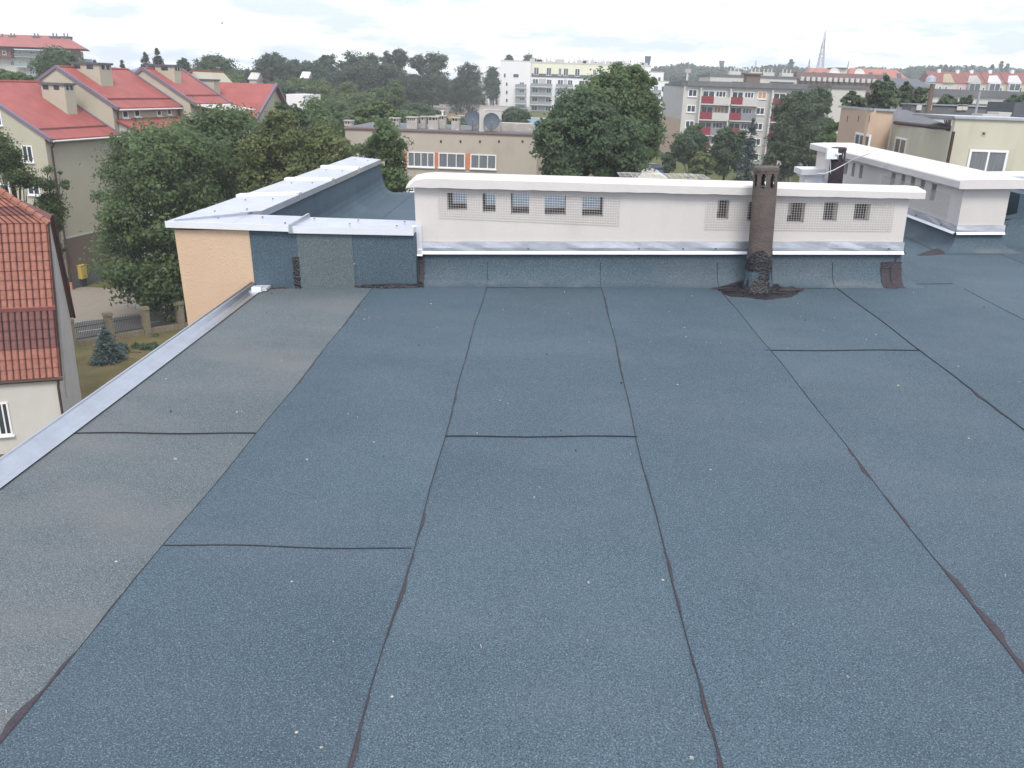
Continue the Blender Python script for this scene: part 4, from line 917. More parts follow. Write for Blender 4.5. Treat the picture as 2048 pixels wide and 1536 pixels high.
# ================================================================== BLOCK WITH RED BALCONIES
D = 140; hF = thing('apartment_block', 'long slab block with dark red balcony panels and grey and peach gable end', 'building', (at(1370, 325, D)[0], D, 5))
A_ = at(1369, 165, D); cx0 = A_[0]; FF = (np.array([cx0, D]), np.array([1., 0.])); ztF = at(1369, 171, D)[2]; x1 = at(1712, 180, D)[0]
zb = gz(cx0, D)-3; gl_ = vp(1329, 163, np.array([cx0, D]), np.array([-.02, 1.]))
dep = gl_[1]-D
mb = MB(); mb.prism([(cx0, D, zb), (x1, D, zb), (x1, D+dep, zb), (cx0-.02*dep, D+dep, zb)], (0, 0, ztF-zb)); mb.build('wall', 'offwhite_wall', hF)
zsp = vp(1320, 230, np.array([cx0, D]), np.array([-.02, 1.]))[2]
mb = MB(); mb.hexa([(cx0-.03, D-.03, zb), (cx0-.02, D-.03, zb), (cx0-.02*dep-.02, D+dep, zb), (cx0-.02*dep-.05, D+dep, zb), (cx0-.03, D-.03, zsp), (cx0-.02, D-.03, zsp), (cx0-.02*dep-.02, D+dep, zsp), (cx0-.02*dep-.05, D+dep, zsp)]); mb.build('gable_panel', 'peach_wall', hF)
mb = MB(); mb.hexa([(cx0-.03, D-.03, zsp), (cx0-.02, D-.03, zsp), (cx0-.02*dep-.02, D+dep, zsp), (cx0-.02*dep-.05, D+dep, zsp), (cx0-.03, D-.03, ztF), (cx0-.02, D-.03, ztF), (cx0-.02*dep-.02, D+dep, ztF), (cx0-.02*dep-.05, D+dep, ztF)]); mb.build('gable_panel', 'grey_wall', hF)
mb = MB(); mb.box(cx0+.4, x1+.2, D-.6, D+dep+.2, ztF, ztF+.75); mb.box(cx0-.35, cx0+.4, D-.1, D+dep, ztF, ztF+.4); rf = mb.build('roof', 'roof_felt', hF)
c = at(1507, 155, D+3); mb = MB(); mb.box(c[0]-1.1, c[0]+1.1, D+3, D+5, ztF+.7, ztF+2.0); mb.box(c[0]-1.4, c[0]+1.4, D+2.7, D+5.3, ztF+2.0, ztF+2.2); mb.build('roof_vent_house', 'brown_wall', rf)
def Fs(px): return fcoord(px, 200, FF)[0]
stz = [frect((1375, 178+31.3*k, 1393, 194+31.3*k), FF)[2:] for k in range(5)]
sth = stz[0][0]-stz[1][0]
glz = ['glass', 'curtain', 'glass', 'curtain']
for k in range(5):
    z0, z1 = stz[0][0]-sth*k, stz[0][1]-sth*k
    for j, (pa_, pb_) in enumerate(((1375, 1393), (1514, 1532), (1652, 1664))):
        s0, s1 = Fs(pa_), Fs(pb_); window(hF, FF, s0, s1, z0, z1, 2, .13, glass='ochre_blind' if (j == 1 and k == 0) else 'glass')
    bays = [(1399, 1456), (1458, 1512), (1541, 1598), (1600, 1650)]
    for j, (pa_, pb_) in enumerate(bays):
        s0, s1 = Fs(pa_), Fs(pb_); zf = z0-.95; zc = zf+sth
        mb = MB(); mb.fb(FF, s0-.15, s0+.05, zf, zc, .001, 1.2); mb.fb(FF, s0, s1+.3, zf-.15, zf, .001, 1.25); b = mb.build('balcony', 'balcony_slab', hF)
        w = s1-s0; q = MB(); q.fb(FF, s0+.08, s0+w*.45, zf+.05, zf+1.15, 1.14, 1.20); q.build('red_panel', 'red_panel', b)
        mm = ['offwhite_wall', 'offwhite_wall', 'grey_panel', 'offwhite_wall'][(k+j) % 4] if k < 3 else 'balcony_slab'
        q = MB(); q.fb(FF, s0+w*.45, s1+.1, zf+.05, zf+1.05, 1.14, 1.19); q.build('railing_panel', mm, b)
        gm = ['glass', 'curtain', 'glass', 'ochre_blind'][(j*2+k*3) % 4]
        window(hF, FF, s0+.35, s0+w*.52, zf+1.0, zc-.35, 2, .13, sill=False, glass='glass', detail=False); window(hF, FF, s0+w*.54, s1-.4, zf+1.0, zc-.35, 3, .13, sill=False, glass=gm, detail=False)
c = at(1374, 158, D+2); t = thing('roof_antenna', 'small red and yellow vent stack on the near corner of the red-balcony block roof', 'vent', (c[0], D+2, ztF+.75)); mb = MB(); mb.tube([(c[0], D+2, ztF+.7), (c[0], D+2, ztF+1.9)], .18, 8); mb.build('stack', 'offwhite_wall', t); mb = MB(); mb.box(c[0]-.4, c[0]+.5, D+1.8, D+2.4, ztF+1.9, ztF+2.5); mb.build('stack_head', 'concrete', t)
# white end wall of the block's right end
hF2 = thing('apartment_block', 'plain pale end wall of a slab block right of the big birch', 'building', (at(1680, 300, 120)[0], 120, 4))
a = at(1664, 176, 118); b = at(1732, 178, 118); mb = MB(); mb.box(a[0], b[0], 118, 128, 0, a[2]); mb.build('wall', 'pale_wall', hF2); mb = MB(); mb.box(a[0]-.2, b[0]+.2, 117.8, 128.2, a[2], a[2]+.35); mb.build('roof', 'roof_felt', hF2)
# ================================================================== PEACH / YELLOW BUILDING, right
hG = thing('stepped_block', 'peach and yellow plastered flat-roofed building right, dark felt roof and brown downpipe', 'building', (at(1785, 300, 50)[0], 50, 0))
def wallseg(P, Q, zt0, zt1, m, name='wall', th=.3, zb=-1, par=hG):
    P, Q = np.array(P[:2], float), np.array(Q[:2], float); d = N(Q-P); n = np.array([-d[1], d[0]])*th; mb = MB()
    mb.hexa([(*P, zb), (*Q, zb), (*(Q+n), zb), (*(P+n), zb), (*P, zt0), (*Q, zt1), (*(Q+n), zt1), (*(P+n), zt0)]); return mb.build(name, m, par)
p1 = at(1683, 215, 60); p2 = at(1742, 221, 51.5); p3 = at(1787, 223, 52); wallseg(p1, p2, p1[2], p2[2], 'peach_wall'); wallseg(p2, p3, p2[2], p3[2]+.0, 'peach_light')
q1 = at(1786, 247, 52); q2 = at(1909, 265, 40.1); wallseg(q1, q2, q1[2], q2[2], 'greycream_wall')
y1 = at(1912, 237, 40); y2 = at(2120, 243, 40); wallseg(y1, y2, y1[2], y1[2], 'yellow_wall')
# roofs
mb = MB(); r1 = at(1785, 243, 51.5); r2 = at(1903, 262, 41.0)
mb.prism([(r1[0], r1[1]-.3, q1[2]+.02), (r2[0], r2[1]-.3, q2[2]+.06), (y2[0], 57, q1[2]+.6), (at(1796, 226, 57)[0], 57, q1[2]+.6)], (0, 0, .14)); rG = mb.build('roof', 'roof_felt', hG)
mb = MB(); mb.hexa([(y1[0]-.1, 39.9, y1[2]), (y2[0], 39.9, y1[2]), (y2[0], 44.5, y1[2]), (y1[0]-.1, 44.5, y1[2]), (y1[0]-.1, 39.9, y1[2]+.10), (y2[0], 39.9, y1[2]+.10), (y2[0], 44.5, y1[2]+.10), (y1[0]-.1, 44.5, y1[2]+.10)]); mb.build('parapet_cap', 'galvanised_dull', hG)
mb = MB()
for a, b in ((p1, p2), (p2, p3)):
    mb.hexa([(a[0]-.1, a[1]-.12, a[2]), (b[0]+.1, b[1]-.12, b[2]), (b[0]+.1, b[1]+.4, b[2]), (a[0]-.1, a[1]+.4, a[2]), (a[0]-.1, a[1]-.12, a[2]+.12), (b[0]+.1, b[1]-.12, b[2]+.12), (b[0]+.1, b[1]+.4, b[2]+.12), (a[0]-.1, a[1]+.4, a[2]+.12)])
mb.build('parapet_cap', 'galvanised_dull', hG)
mb = MB(); c1, c2 = at(1824, 209, 58), at(2002, 215, 58); mb.box(c1[0], c2[0], 58, 59.5, q1[2]+.2, c1[2]); mb.build('roof_upstand', 'roof_felt', rG)
mb = MB(); mb.box(c1[0]-.1, c2[0]+.1, 57.9, 59.6, c1[2], c1[2]+.07); mb.build('upstand_cap', 'galvanised_dull', rG)
mb = MB()
for px in (1838, 1858, 1919, 1930): c = at(px, 214, 57.95); mb.box(c[0]-.16, c[0]+.16, 57.9, 57.99, c[2]-.2, c[2]+.15)
mb.build('vent_panel', 'pale_wall', rG)
mb = MB(); c = at(1950, 230, 47); d_ = at(1958, 183, 47); mb.tube([(c[0], 47, q1[2]), (c[0], 47, d_[2])], .07, 8); mb.build('mast_pipe', 'steel', rG)
mb = MB(); c = at(1855, 226, 56); mb.tube([(c[0], 56, q1[2]+.2), (c[0], 56, at(1860, 168, 56)[2])], .15, 10); o = mb.build('flue_pipe', 'brown_wall', rG); mb = MB(); e = at(1861, 164, 56); mb.tube([e, e+[0, 0, .25], e+[0, 0, .4]], [.3, .28, .05], 12); mb.build('cowl', 'galvanised_dull', rG)
for (pa_, pb_, py_) in ((1966, 2022, 228), (1998, 2024, 224)):
    a, b = at(pa_, py_, 46), at(pb_, py_, 46); mb = MB(); mb.box(a[0], b[0], 46, 47.2, a[2]-.12, a[2]); mb.build('skylight', 'pale_wall', rG)
a = at(2028, 218, 49); mb = MB(); mb.box(a[0], a[0]+4, 49, 52, q1[2], a[2]+.35); mb.build('roof_shed', 'slate', rG)
mb = MB(); mb.tube([(y1[0]-.10, 39.75, q2[2]+.05), (y1[0]-.07, 39.75, -1)], .07, 10); mb.build('downpipe', 'pipe_brown', hG)
mb = MB(); mb.tube([(r1[0], r1[1]-.35, q1[2]+.08), (r2[0], r2[1]-.35, q2[2]+.14)], .10, 8); mb.build('gutter', 'pipe_brown', hG)
FY = (y1[:2].copy(), np.array([1., 0.]))
s0, s1, z0, z1 = frect((1940, 296, 2023, 342), FY); z0 -= .5
mb = MB(); mb.fb(FY, s0-.02, s1+.02, z0-.02, z1+.02, .001, .006); mb.build('window_reveal', 'greycream_wall', hG); window(hG, FY, s0, s0+(s1-s0)*.84, z0, z1-.05, 2, .10, glass='curtain', n0=.01)
s_, z_ = fcoord(1967, 267, FY); mb = MB(); mb.fb(FY, s_-.1, s_+.1, z_-.1, z_+.1, 0, .02); mb.fb(FY, s_-.05, s_+.05, z_-.05, z_+.05, .02, .03, 1); mb.build('wall_vent', ['greycream_wall', 'dark_wood'], hG)
FQ = (q1[:2].copy(), N(q2[:2]-q1[:2])); s0, s1, z0, z1 = frect((1793, 273, 1809, 312), FQ); window(hG, FQ, s0, s1, z0-.3, z1, 2, .1)
FP = (p1[:2].copy(), N(p2[:2]-p1[:2])); s0, s1, z0, z1 = frect((1713, 264, 1736, 302), FP); window(hG, FP, s0, s1, z0-.3, z1, 3, .12)
mb = MB()
for px in (1695, 1717, 1739): s_, z_ = fcoord(px, 238, FP); mb.fb(FP, s_-.06, s_+.06, z_-.18, z_+.18, 0, .02)
mb.build('wall_vents', 'dark_wood', hG)
# ================================================================== FAR BUILDINGS
def block(name, label, cat, D, px0, px1, pyt, m, depth=12, roofm='roof_felt', roofh=.4, group=None, zbot=None, over=.3, skew=0.):
    a, b = at(px0, pyt, D), at(px1, pyt+(px1-px0)*.0344, D); zb = gz((a[0]+b[0])/2, D)-3 if zbot is None else zbot; zt = (a[2]+b[2])/2
    t = thing(name, label, cat, ((a[0]+b[0])/2, D, zb), group); mb = MB(); mb.prism([(a[0], D, zb), (b[0], D, zb), (b[0]+skew, D+depth, zb), (a[0]+skew, D+depth, zb)], (0, 0, zt-zb)); mb.build('wall', m, t)
    if roofm: mb = MB(); mb.box(a[0]-over, b[0]+over, D-over, D+depth+over, zt, zt+roofh); mb.build('roof', roofm, t)
    return t, (np.array([0., D]), np.array([1., 0.])), a[0], b[0], zt
def pitched(t, x0, x1, D, z, rise, depth, m, over=.6, hip=0., name='roof', sk=0.):
    mb = MB(); y0, y1, ym = D-over, D+depth+over, D+depth/2; a, b = x0-over, x1+over
    P = [(a, y0, z), (b, y0, z), (b+sk, y1, z), (a+sk, y1, z), (a+hip+sk/2, ym, z+rise), (b-hip+sk/2, ym, z+rise)]
    mb.poly([P[0], P[1], P[5], P[4]]); mb.poly([P[2], P[3], P[4], P[5]]); mb.poly([P[1], P[2], P[5]]); mb.poly([P[3], P[0], P[4]]); mb.poly(P[:4]); return mb.build(name, m, t)
# hillside apartment block upper left
t, Fc, xa, xb, zt = block('apartment_block', 'white block with red hipped roof and glass balconies, upper left corner', 'building', 230, -60, 166, 96, 'offwhite_wall', 20, None, zbot=0, skew=-11)
D = 230
rf = pitched(t, xa-2, at(190, 100, D)[0]-.6, D-3, at(90, 96, D)[2], 3.3, 22, 'red_roof', .4, 6, sk=-11)
for px in (2, 26, 73, 110, 132):
    c = at(px, 75, D+6); mb = MB(); w = 1.5 if px != 110 else 2.4; mb.box(c[0]-w/2, c[0]+w/2, D+5.5, D+7.8, c[2]-2.6, c[2]+.1); mb.box(c[0]-w/2-.2, c[0]+w/2+.2, D+5.4, D+7.9, c[2]+.1, c[2]+.3); mb.tube([(c[0]-.4, D+6, c[2]+.2), (c[0]-.4, D+6, c[2]+1.1)], .16, 6); mb.tube([(c[0]+.5, D+6, c[2]+.2), (c[0]+.5, D+6, c[2]+1.0)], .16, 6); mb.build('chimney', 'slate', rf)
for (pa_, pb_) in ((4, 31), (128, 163)):
    s0, s1, z0, z1 = frect((pa_, 97, pb_, 115.5), Fc)
    mb = MB(); mb.fb(Fc, s0, s1, z0, z1, .0, 1.7); d_ = mb.build('red_dormer', 'red_brown_roof', t); m_ = (s0+s1)/2; window(t, Fc, m_-.7, m_+.4, z0+.5, z1-.6, 1, .15, n0=1.71, detail=False, name='dormer_window')
for k in range(5):
    y0 = 97+k*20.3
    for (pa_, pb_) in ((-60, 4), (33, 128)):
        s0, s1, z0, z1 = frect((pa_, y0+1, pb_, y0+20.3), Fc)
        mb = MB(); mb.fb(Fc, s0, s1, z0, z0+.2, .001, 1.5); b = mb.build('balcony', 'balcony_slab', t)
        q = MB(); q.fb(Fc, s0, s1, z0+.3, z0+1.05, 1.42, 1.47); q.build('glass_railing', 'balcony_glass', b)
        n = max(1, int((s1-s0)/2.6))
        for j in range(n): w0 = s0+.4+j*(s1-s0-.6)/n; window(t, Fc, w0, w0+(1.5 if j % 2 else .9), z0+(.3 if j % 2 else 1.0), z1-.4, 2, .12, detail=False, sill=False)
    if k > 0:
        s0, s1, z0, z1 = frect((20, y0+4, 29, y0+14), Fc); window(t, Fc, s0, s1, z0, z1, 2, .08, detail=False)
mb = MB(); a = at(166, 125, D); mb.box(a[0]-.5, at(185, 125, D)[0], D, D+3, a[2]-.4, a[2]); b = mb.build('balcony', 'balcony_slab', t); mb = MB(); mb.box(a[0], at(185, 125, D)[0], D-.03, D, a[2], a[2]+.9); mb.build('glass_railing', 'balcony_glass', b)
# white modern block
D = 285
t, Fc, xa, xb, zt = block('apartment_block', 'new white block of six floors beyond the building site, left end of the long one', 'building', D, 1001, 1062, 122.5, 'white_wall', 20, 'pale_wall', .4, over=0)
def fr(px0, py0, px1, py1): return frect((px0, py0, px1, py1), Fc)
for r in [(1007, 146, 1012, 156), (1026, 147, 1038, 156)]+[(1011, 164+16.2*k, 1016, 173+16.2*k) for k in range(3)]:
    window(t, Fc, *fr(*r), 1, .15, detail=False)
mb = MB(); s0, s1, z0, z1 = fr(1036, 111.5+12, 1030, 126); mb.box(at(1030, 120, D)[0], at(1037, 120, D)[0], D+1, D+4, zt, zt+2.2); mb.build('roof_stack', 'white_wall', t)
for k in range(4):
    s0, s1, z0, z1 = fr(1031, 163+15.8*k, 1053, 176+15.8*k)
    window(t, Fc, s0+1.2, s1-.7, z0+.3, z1, 2, .2, detail=False)
    mb = MB(); mb.fb(Fc, s0, s1, z0-.2, z0+.1, 0, 1.6); b = mb.build('balcony', 'balcony_slab', t); mb = MB(); mb.fb(Fc, s0, s1, z0+.1, z0+1.1, 1.5, 1.55); mb.build('glass_railing', 'balcony_glass', b)
s0, s1, z0, z1 = fr(1001, 211, 1062, 222); mb = MB(); mb.fb(Fc, s0, s1, z0-3, z1, 0, .1); mb.build('plinth', 'grey_wall', t)
D = 290
t, Fc, xa, xb, zt = block('apartment_block', 'long new white block with pale yellow top storey behind the big tree', 'building', D, 1062, 1302, 126, 'white_wall', 18, 'pale_wall', .5, over=.1)
s0, s1, z0, z1 = fr(1064, 128, 1240, 144); 
mb = MB(); mb.fb(Fc, s0, s1, zt-3.1, zt-.1, 0, .12); mb.build('yellow_storey', 'lemon_wall', t)
mb = MB(); mb.fb(Fc, s0, s1, zt-4.1, zt-3.1, 0, .14); mb.build('dark_band', 'slate', t)
for k, px in enumerate((1068, 1093, 1117, 1127, 1150, 1186, 1200, 1232, 1262, 1280)):
    s0 = fcoord(px, 140, Fc)[0]; w = 1.6 if k in (0, 1, 3, 4) else 1.0; window(t, Fc, s0, s0+w, zt-3.6, zt-1.2, 2, .12, n0=.15, detail=False)
for k in range(5):
    z = zt-4.4-2.75*k
    for (pa_, pb_) in ((1062, 1108), (1112, 1150), (1155, 1200), (1205, 1250), (1255, 1298)):
        s0 = fcoord(pa_, 160, Fc)[0]; s1 = fcoord(pb_, 160, Fc)[0]
        mb = MB(); mb.fb(Fc, s0, s1-.5, z-2.9, z-2.6, 0, 1.8); b = mb.build('balcony', 'balcony_slab', t); mb = MB(); mb.fb(Fc, s0, s1-.5, z-2.6, z-1.7, 1.7, 1.75); mb.build('glass_railing', 'balcony_glass', b)
        mb = MB(); mb.fb(Fc, s0+2.6, s1-2.6, z-2.6, z-.2, .01, .1); mb.build('grey_infill', 'grey_wall', t)
        window(t, Fc, s0+.5, s0+2.4, z-2.55, z-.3, 2, .14, detail=False); window(t, Fc, s1-2.4, s1-.7, z-2.55, z-.3, 2, .14, detail=False)
rr = random.Random(5)
for k in range(26):
    px = 1065+k*9+rr.uniform(-3, 3); c = at(px, 126+(px-1062)*.0344, D+5); h = rr.uniform(.5, 1.3); w = rr.uniform(.3, 1.2); mb = MB(); mb.box(c[0]-w, c[0]+w, D+5, D+6, zt+.4, zt+.4+h); mb.tube([(c[0], D+5.5, zt+.4+h), (c[0], D+5.5, zt+1.2+h)], .12, 6); mb.build('roof_vent', 'grey_wall', t)
for (px0, px1, py, dd, lab) in ((1296, 1328, 145, 296, 'stepped white block end right of the big tree, lower roof'), (1302, 1340, 163, 280, 'lowest white block step right of the big tree'), (958, 980, 146, 300, 'white stepped block with balconies left of the new white block, lower step'), (972, 1001, 135, 305, 'white stepped block behind the dark tree, upper step')):
    t, Fc, xa, xb, zt = block('apartment_block', lab, 'building', dd, px0, px1, py, 'white_wall', 14, 'pale_wall', .3, over=.05)
    for k in range(5):
        s0 = xa+1; z = zt-1-3*k; window(t, Fc, s0, s0+1.4, z-2, z-.2, 2, .14, detail=False)
        if xb-xa > 4: window(t, Fc, s0+2.4, s0+3.4, z-2, z-.2, 1, .14, detail=False)
        mb = MB(); mb.fb(Fc, s0-.6, s0+2.2, z-2.4, z-2.2, 0, 1.4); b = mb.build('balcony', 'balcony_slab', t)
        mb = MB(); mb.fb(Fc, s0-.6, s0+2.2, z-2.2, z-1.4, 1.33, 1.38); mb.build('glass_railing', 'balcony_glass', b)
# beige attic block behind the red-balcony block
t, Fc, xa, xb, zt = block('apartment_block', 'low cream block rising behind the roof of the red-balcony block', 'building', 185, 1421, 1594, 152, 'offwhite_wall', 14, 'roof_felt', .4, over=.2)
for k, px in enumerate((1470, 1512, 1537, 1575)):
    c = at(px, 150, 190); mb = MB(); mb.box(c[0]-1.2, c[0]+1.2, 190, 192, zt+.4, zt+1.2)
    for j in (-.8, 0, .8): mb.tube([(c[0]+j, 191, zt+1.2), (c[0]+j, 191, zt+1.9)], .12, 6)
    mb.build('chimney', 'pale_wall', t)
for (a_, b_) in ((1464, 1518), (1540, 1588)): s0, s1, z0, z1 = fr(a_, 163, b_, 166.5); mb = MB(); mb.fb(Fc, s0, s1, z0, z1, 0, .6); mb.build('canopy', 'slate', t)
t, Fc, xa, xb, zt = block('apartment_block', 'row with dull brown flat roof right of the low cream block', 'building', 190, 1594, 1760, 158, 'brown_felt', 12, 'brown_felt', 1.4, over=.2)
for k in range(14): c = at(1600+k*11, 160, 191); mb = MB(); mb.box(c[0]-.4, c[0]+.3, 189, 190, zt-.3, zt+.5); mb.build('roof_vent', 'pale_wall', t)
t, Fc, xa, xb, zt = block('apartment_block', 'pale yellow block with a dark stair head and dishes on its roof', 'building', 215, 1640, 1756, 150, 'yellow_wall', 12, 'pale_wall', .3, over=.2)
c = at(1665, 140, 217); mb = MB(); mb.box(at(1672, 140, 217)[0], at(1694, 140, 217)[0], 217, 222, zt, at(1680, 138, 217)[2]); mb.box(at(1670, 140, 216)[0], at(1695, 140, 216)[0], 216.5, 222.5, at(1680, 138, 217)[2], at(1680, 135, 217)[2], 1); mb.build('stair_head', ['yellow_wall', 'slate'], t)
sat(1668, 147, 214, 1.3, 'left of two big pale dishes on the pale yellow roof', 'dish_white', zt); sat(1718, 149, 214, 1.3, 'right of two big pale dishes on the pale yellow roof', 'dish_white', zt)
for (px0, px1, py, dd, lab) in ((1618, 1700, 153, 300, 'left building with orange-red hipped roof below the lattice mast'), (1700, 1812, 153, 310, 'right building with long orange-red roof below the forest')):
    t, Fc, xa, xb, zt = block('roofed_block', lab, 'building', dd, px0, px1, py, 'peach_light', 10, None); pitched(t, xa, xb, dd, zt, 2.9, 12, 'orange_roof', .5, 2)
    for k in range(4):
        x = xa+(xb-xa)*(k+.5)/4; mb = MB(); mb.prism([(x-.8, dd-.4, zt), (x+.8, dd-.4, zt), (x, dd-.4, zt+1.6)], (0, 3, 0)); mb.build('dormer', 'slate', t)
# townhouses far right
t, Fc, xa, xb, zt = block('terrace_block', 'beige flat-roofed block with dark roof storey, left of the pink house', 'building', 255, 1762, 1862, 172, 'offwhite_wall', 10, None); pitched(t, xa, xb, 255, zt, 2.4, 12, 'slate', .5, 2.5)
th = []
cols = [('offwhite_wall', 1862, 1915, 'far terrace house with plain red roof and small ochre gable'), ('pink_wall', 1915, 1937, 'pink far terrace house with red roof'), ('yellow_wall', 1937, 1972, 'far terrace house with grey balcony gable, next to the pink one'), ('yellow_wall', 1972, 2012, 'far terrace house with white balcony gable, second from the right'), ('ochre_wall', 2012, 2062, 'far ochre terrace house with white balcony gable at the right edge')]
for k, (m_, a_, b_, lab) in enumerate(cols):
    D = 262; t, Fc, xa, xb, zt = block('terrace_house', lab, 'house', D, a_, b_-.3, 166 if k != 0 else 164, m_, 10, None, group='far terrace of red-roofed houses')
    pitched(t, xa+.3, xb-.3, D, zt, 3.0, 10, 'red_brown_roof', .32, 0)
    c = (xa+xb)/2
    if k in (2, 3, 4):
        gx = fcoord({2: 1946, 3: 1986, 4: 2026}[k], 170, Fc)[0]; w = 1.55
        mb = MB(); mb.box(gx-w, gx+w, D-1.3, D, zt-6, zt+.1); mb.prism([(gx-w-.2, D-1.35, zt+.1), (gx+w+.2, D-1.35, zt+.1), (gx, D-1.35, zt+2.1)], (0, 5, 0)); g = mb.build('balcony_gable', 'white_wall' if k > 2 else 'pale_wall', t)
        for z in (zt-1.9, zt-4.6): mb = MB(); mb.box(gx-w+.15, gx-.1, D-1.4, D-1.2, z, z+1.7); mb.box(gx+.1, gx+w-.15, D-1.4, D-1.2, z, z+1.7); mb.build('pane', 'glass', g)
    if k == 0:
        mb = MB(); mb.prism([(c-.5, D-.6, zt), (c+2.7, D-.6, zt), (c+1.1, D-.6, zt+2.4)], (0, 4, 0)); mb.build('gable', 'ochre_wall', t)
    for j in range(3): xx = xa+.8+j*1.7; window(t, Fc, xx, xx+.7, zt-2.4, zt-1.0, 1, .12, detail=False)
    mb = MB(); mb.box(c-.4, c+.4, D+4.5, D+5.5, zt+2, zt+3.7); mb.build('chimney', 'white_wall', t)
# grey slab in front of the terraces
t, Fc, xa, xb, zt = block('apartment_block', 'long low grey slab with dark flat roof in front of the far terraces', 'building', 125, 1848, 2110, 190.5, 'grey_wall', 12, 'roof_felt', .9, over=.3)
mb = MB(); mb.fb(Fc, xa, xb, zt-.9, zt-.55, 0, .5); mb.build('eave_band', 'pale_wall', t)
for k in range(12): s0 = xa+1+k*1.9; window(t, Fc, s0, s0+1.1, zt-2.4, zt-1.1, 2, .1, detail=False)
# small house roofs among the trees
for (px, py, w, dd, lab, m_) in ((505, 152, 14, 200, 'small shed with pale grey roof among the trees beyond the red roofs', 'pale_wall'), (608, 150, 12, 210, 'small white roof half hidden in the tree line', 'white_wall'), (900, 165, 18, 330, 'small red roof showing between the tall trees', 'orange_roof'), (880, 178, 12, 320, 'small white house between the tall trees', 'white_wall'), (835, 168, 10, 320, 'small white house front seen through the loose-crowned tree', 'white_wall')):
    a, b = at(px-w/2, py, dd), at(px+w/2, py, dd); t = thing('small_house', lab, 'house', ((a[0]+b[0])/2, dd, 0)); mb = MB(); zg = a[2]-.7; mb.box(a[0], b[0], dd, dd+5, gz(a[0], dd)-2, zg); mb.build('wall', 'offwhite_wall', t); pitched(t, a[0], b[0], dd, zg, 1.5, 5, m_, .3, .0)
a, b = at(572, 188, 95), at(608, 190, 95); t = thing('flat_house', 'white flat-roofed house with slate roof behind the treetops', 'house', (a[0], 95, 0)); mb = MB(); mb.box(a[0], b[0], 95, 102, 0, a[2]); mb.build('wall', 'white_wall', t); mb = MB(); mb.hexa([(a[0], 94.8, a[2]-1.4), (b[0]-1.5, 94.8, a[2]-1.4), (b[0]-1.5, 99, a[2]+.03), (a[0], 99, a[2]+.03), (a[0], 94.8, a[2]-1.3), (b[0]-1.5, 94.8, a[2]-1.3), (b[0]-1.5, 99, a[2]+.13), (a[0], 99, a[2]+.13)]); mb.build('roof', 'slate', t)
# lattice mast
def mast(px, pyt, pyb, dd, w0, label, m='mast_red', n=9, name='lattice_mast', r=.16):
    b, tp_ = at(px, pyb, dd), at(px, pyt, dd); t = thing(name, label, 'mast', (b[0], dd, gz(b[0], dd))); zb, zt = gz(b[0], dd), tp_[2]; mb = MB()
    def leg(sx, sy, u): w = w0*(1-u)+w0*.09*u; return np.array([b[0]+(tp_[0]-b[0])*0+sx*w/2, dd+sy*w/2, zb+(zt-zb)*u])
    for sx in (-1, 1):
        for sy in (-1, 1): mb.tube([leg(sx, sy, 0), leg(sx, sy, .8), leg(sx*.8, sy*.8, 1)], r, 5)
    for k in range(n):
        u0, u1 = (k/n)**.85, ((k+1)/n)**.85
        for (p, q) in (((-1, -1), (1, -1)), ((-1, 1), (1, 1)), ((-1, -1), (-1, 1)), ((1, -1), (1, 1))):
            mb.tube([leg(*p, u0), leg(*q, u1)], r*.6, 4); mb.tube([leg(*q, u0), leg(*p, u1)], r*.6, 4); mb.tube([leg(*p, u1), leg(*q, u1)], r*.7, 4)
    mb.build('lattice', m, t)
    mb = MB()
    for k in range(8 if n > 6 else 0): u = .84+.02*k; q = leg(1 if k % 2 else -1, -1, u); mb.box(q[0]-.4, q[0]+.4, q[1]-.5, q[1]+.5, q[2], q[2]+1.6)
    mb.tube([leg(0, 0, 1), leg(0, 0, 1.05)], r*.8, 5); mb.build('antenna', 'dish_white', t); return t
mast(1638, 64, 150, 640, 6.5, 'tall red and white lattice mast rising over the forest')
mast(1616, 118, 145, 640, 4, 'smaller mast left of the tall lattice mast', n=5, name='small_mast', r=.12)
mast(1510, 121, 140, 660, 3, 'thin mast over the middle of the forest', 'steel', 5, name='small_mast', r=.12)
mast(1694, 122, 145, 400, 1.2, 'thin aerial mast beside the dark stair head', 'steel', 5, name='small_mast', r=.1)
mast(699, 122, 150, 500, 6, 'distant power pylon between two dark round trees', 'steel', 5, name='power_pylon', r=.25)
for (px, pt, pb, w, dd, lab) in ((1296, 113, 133, 13, 420, 'round water tower with stacked platforms behind the white blocks'), (1444, 122, 134, 11, 650, 'far lookout tower on the forest skyline')):
    a = at(px, pt, dd); b = at(px, pb, dd); s = (at(px+w/2, pt, dd)-a)[0]; t = thing('water_tower', lab, 'tower', (a[0], dd, gz(a[0], dd))); mb = MB(); mb.tube([(a[0], dd, gz(a[0], dd)), (a[0], dd, a[2])], s*.3, 10)
    for k in range(4): z = a[2]-(a[2]-b[2])*(.08+.24*k); mb.tube([(a[0], dd, z-.5), (a[0], dd, z+.5)], s*(1-.08*k), 14)
    mb.build('tower_body', 'slate', t)
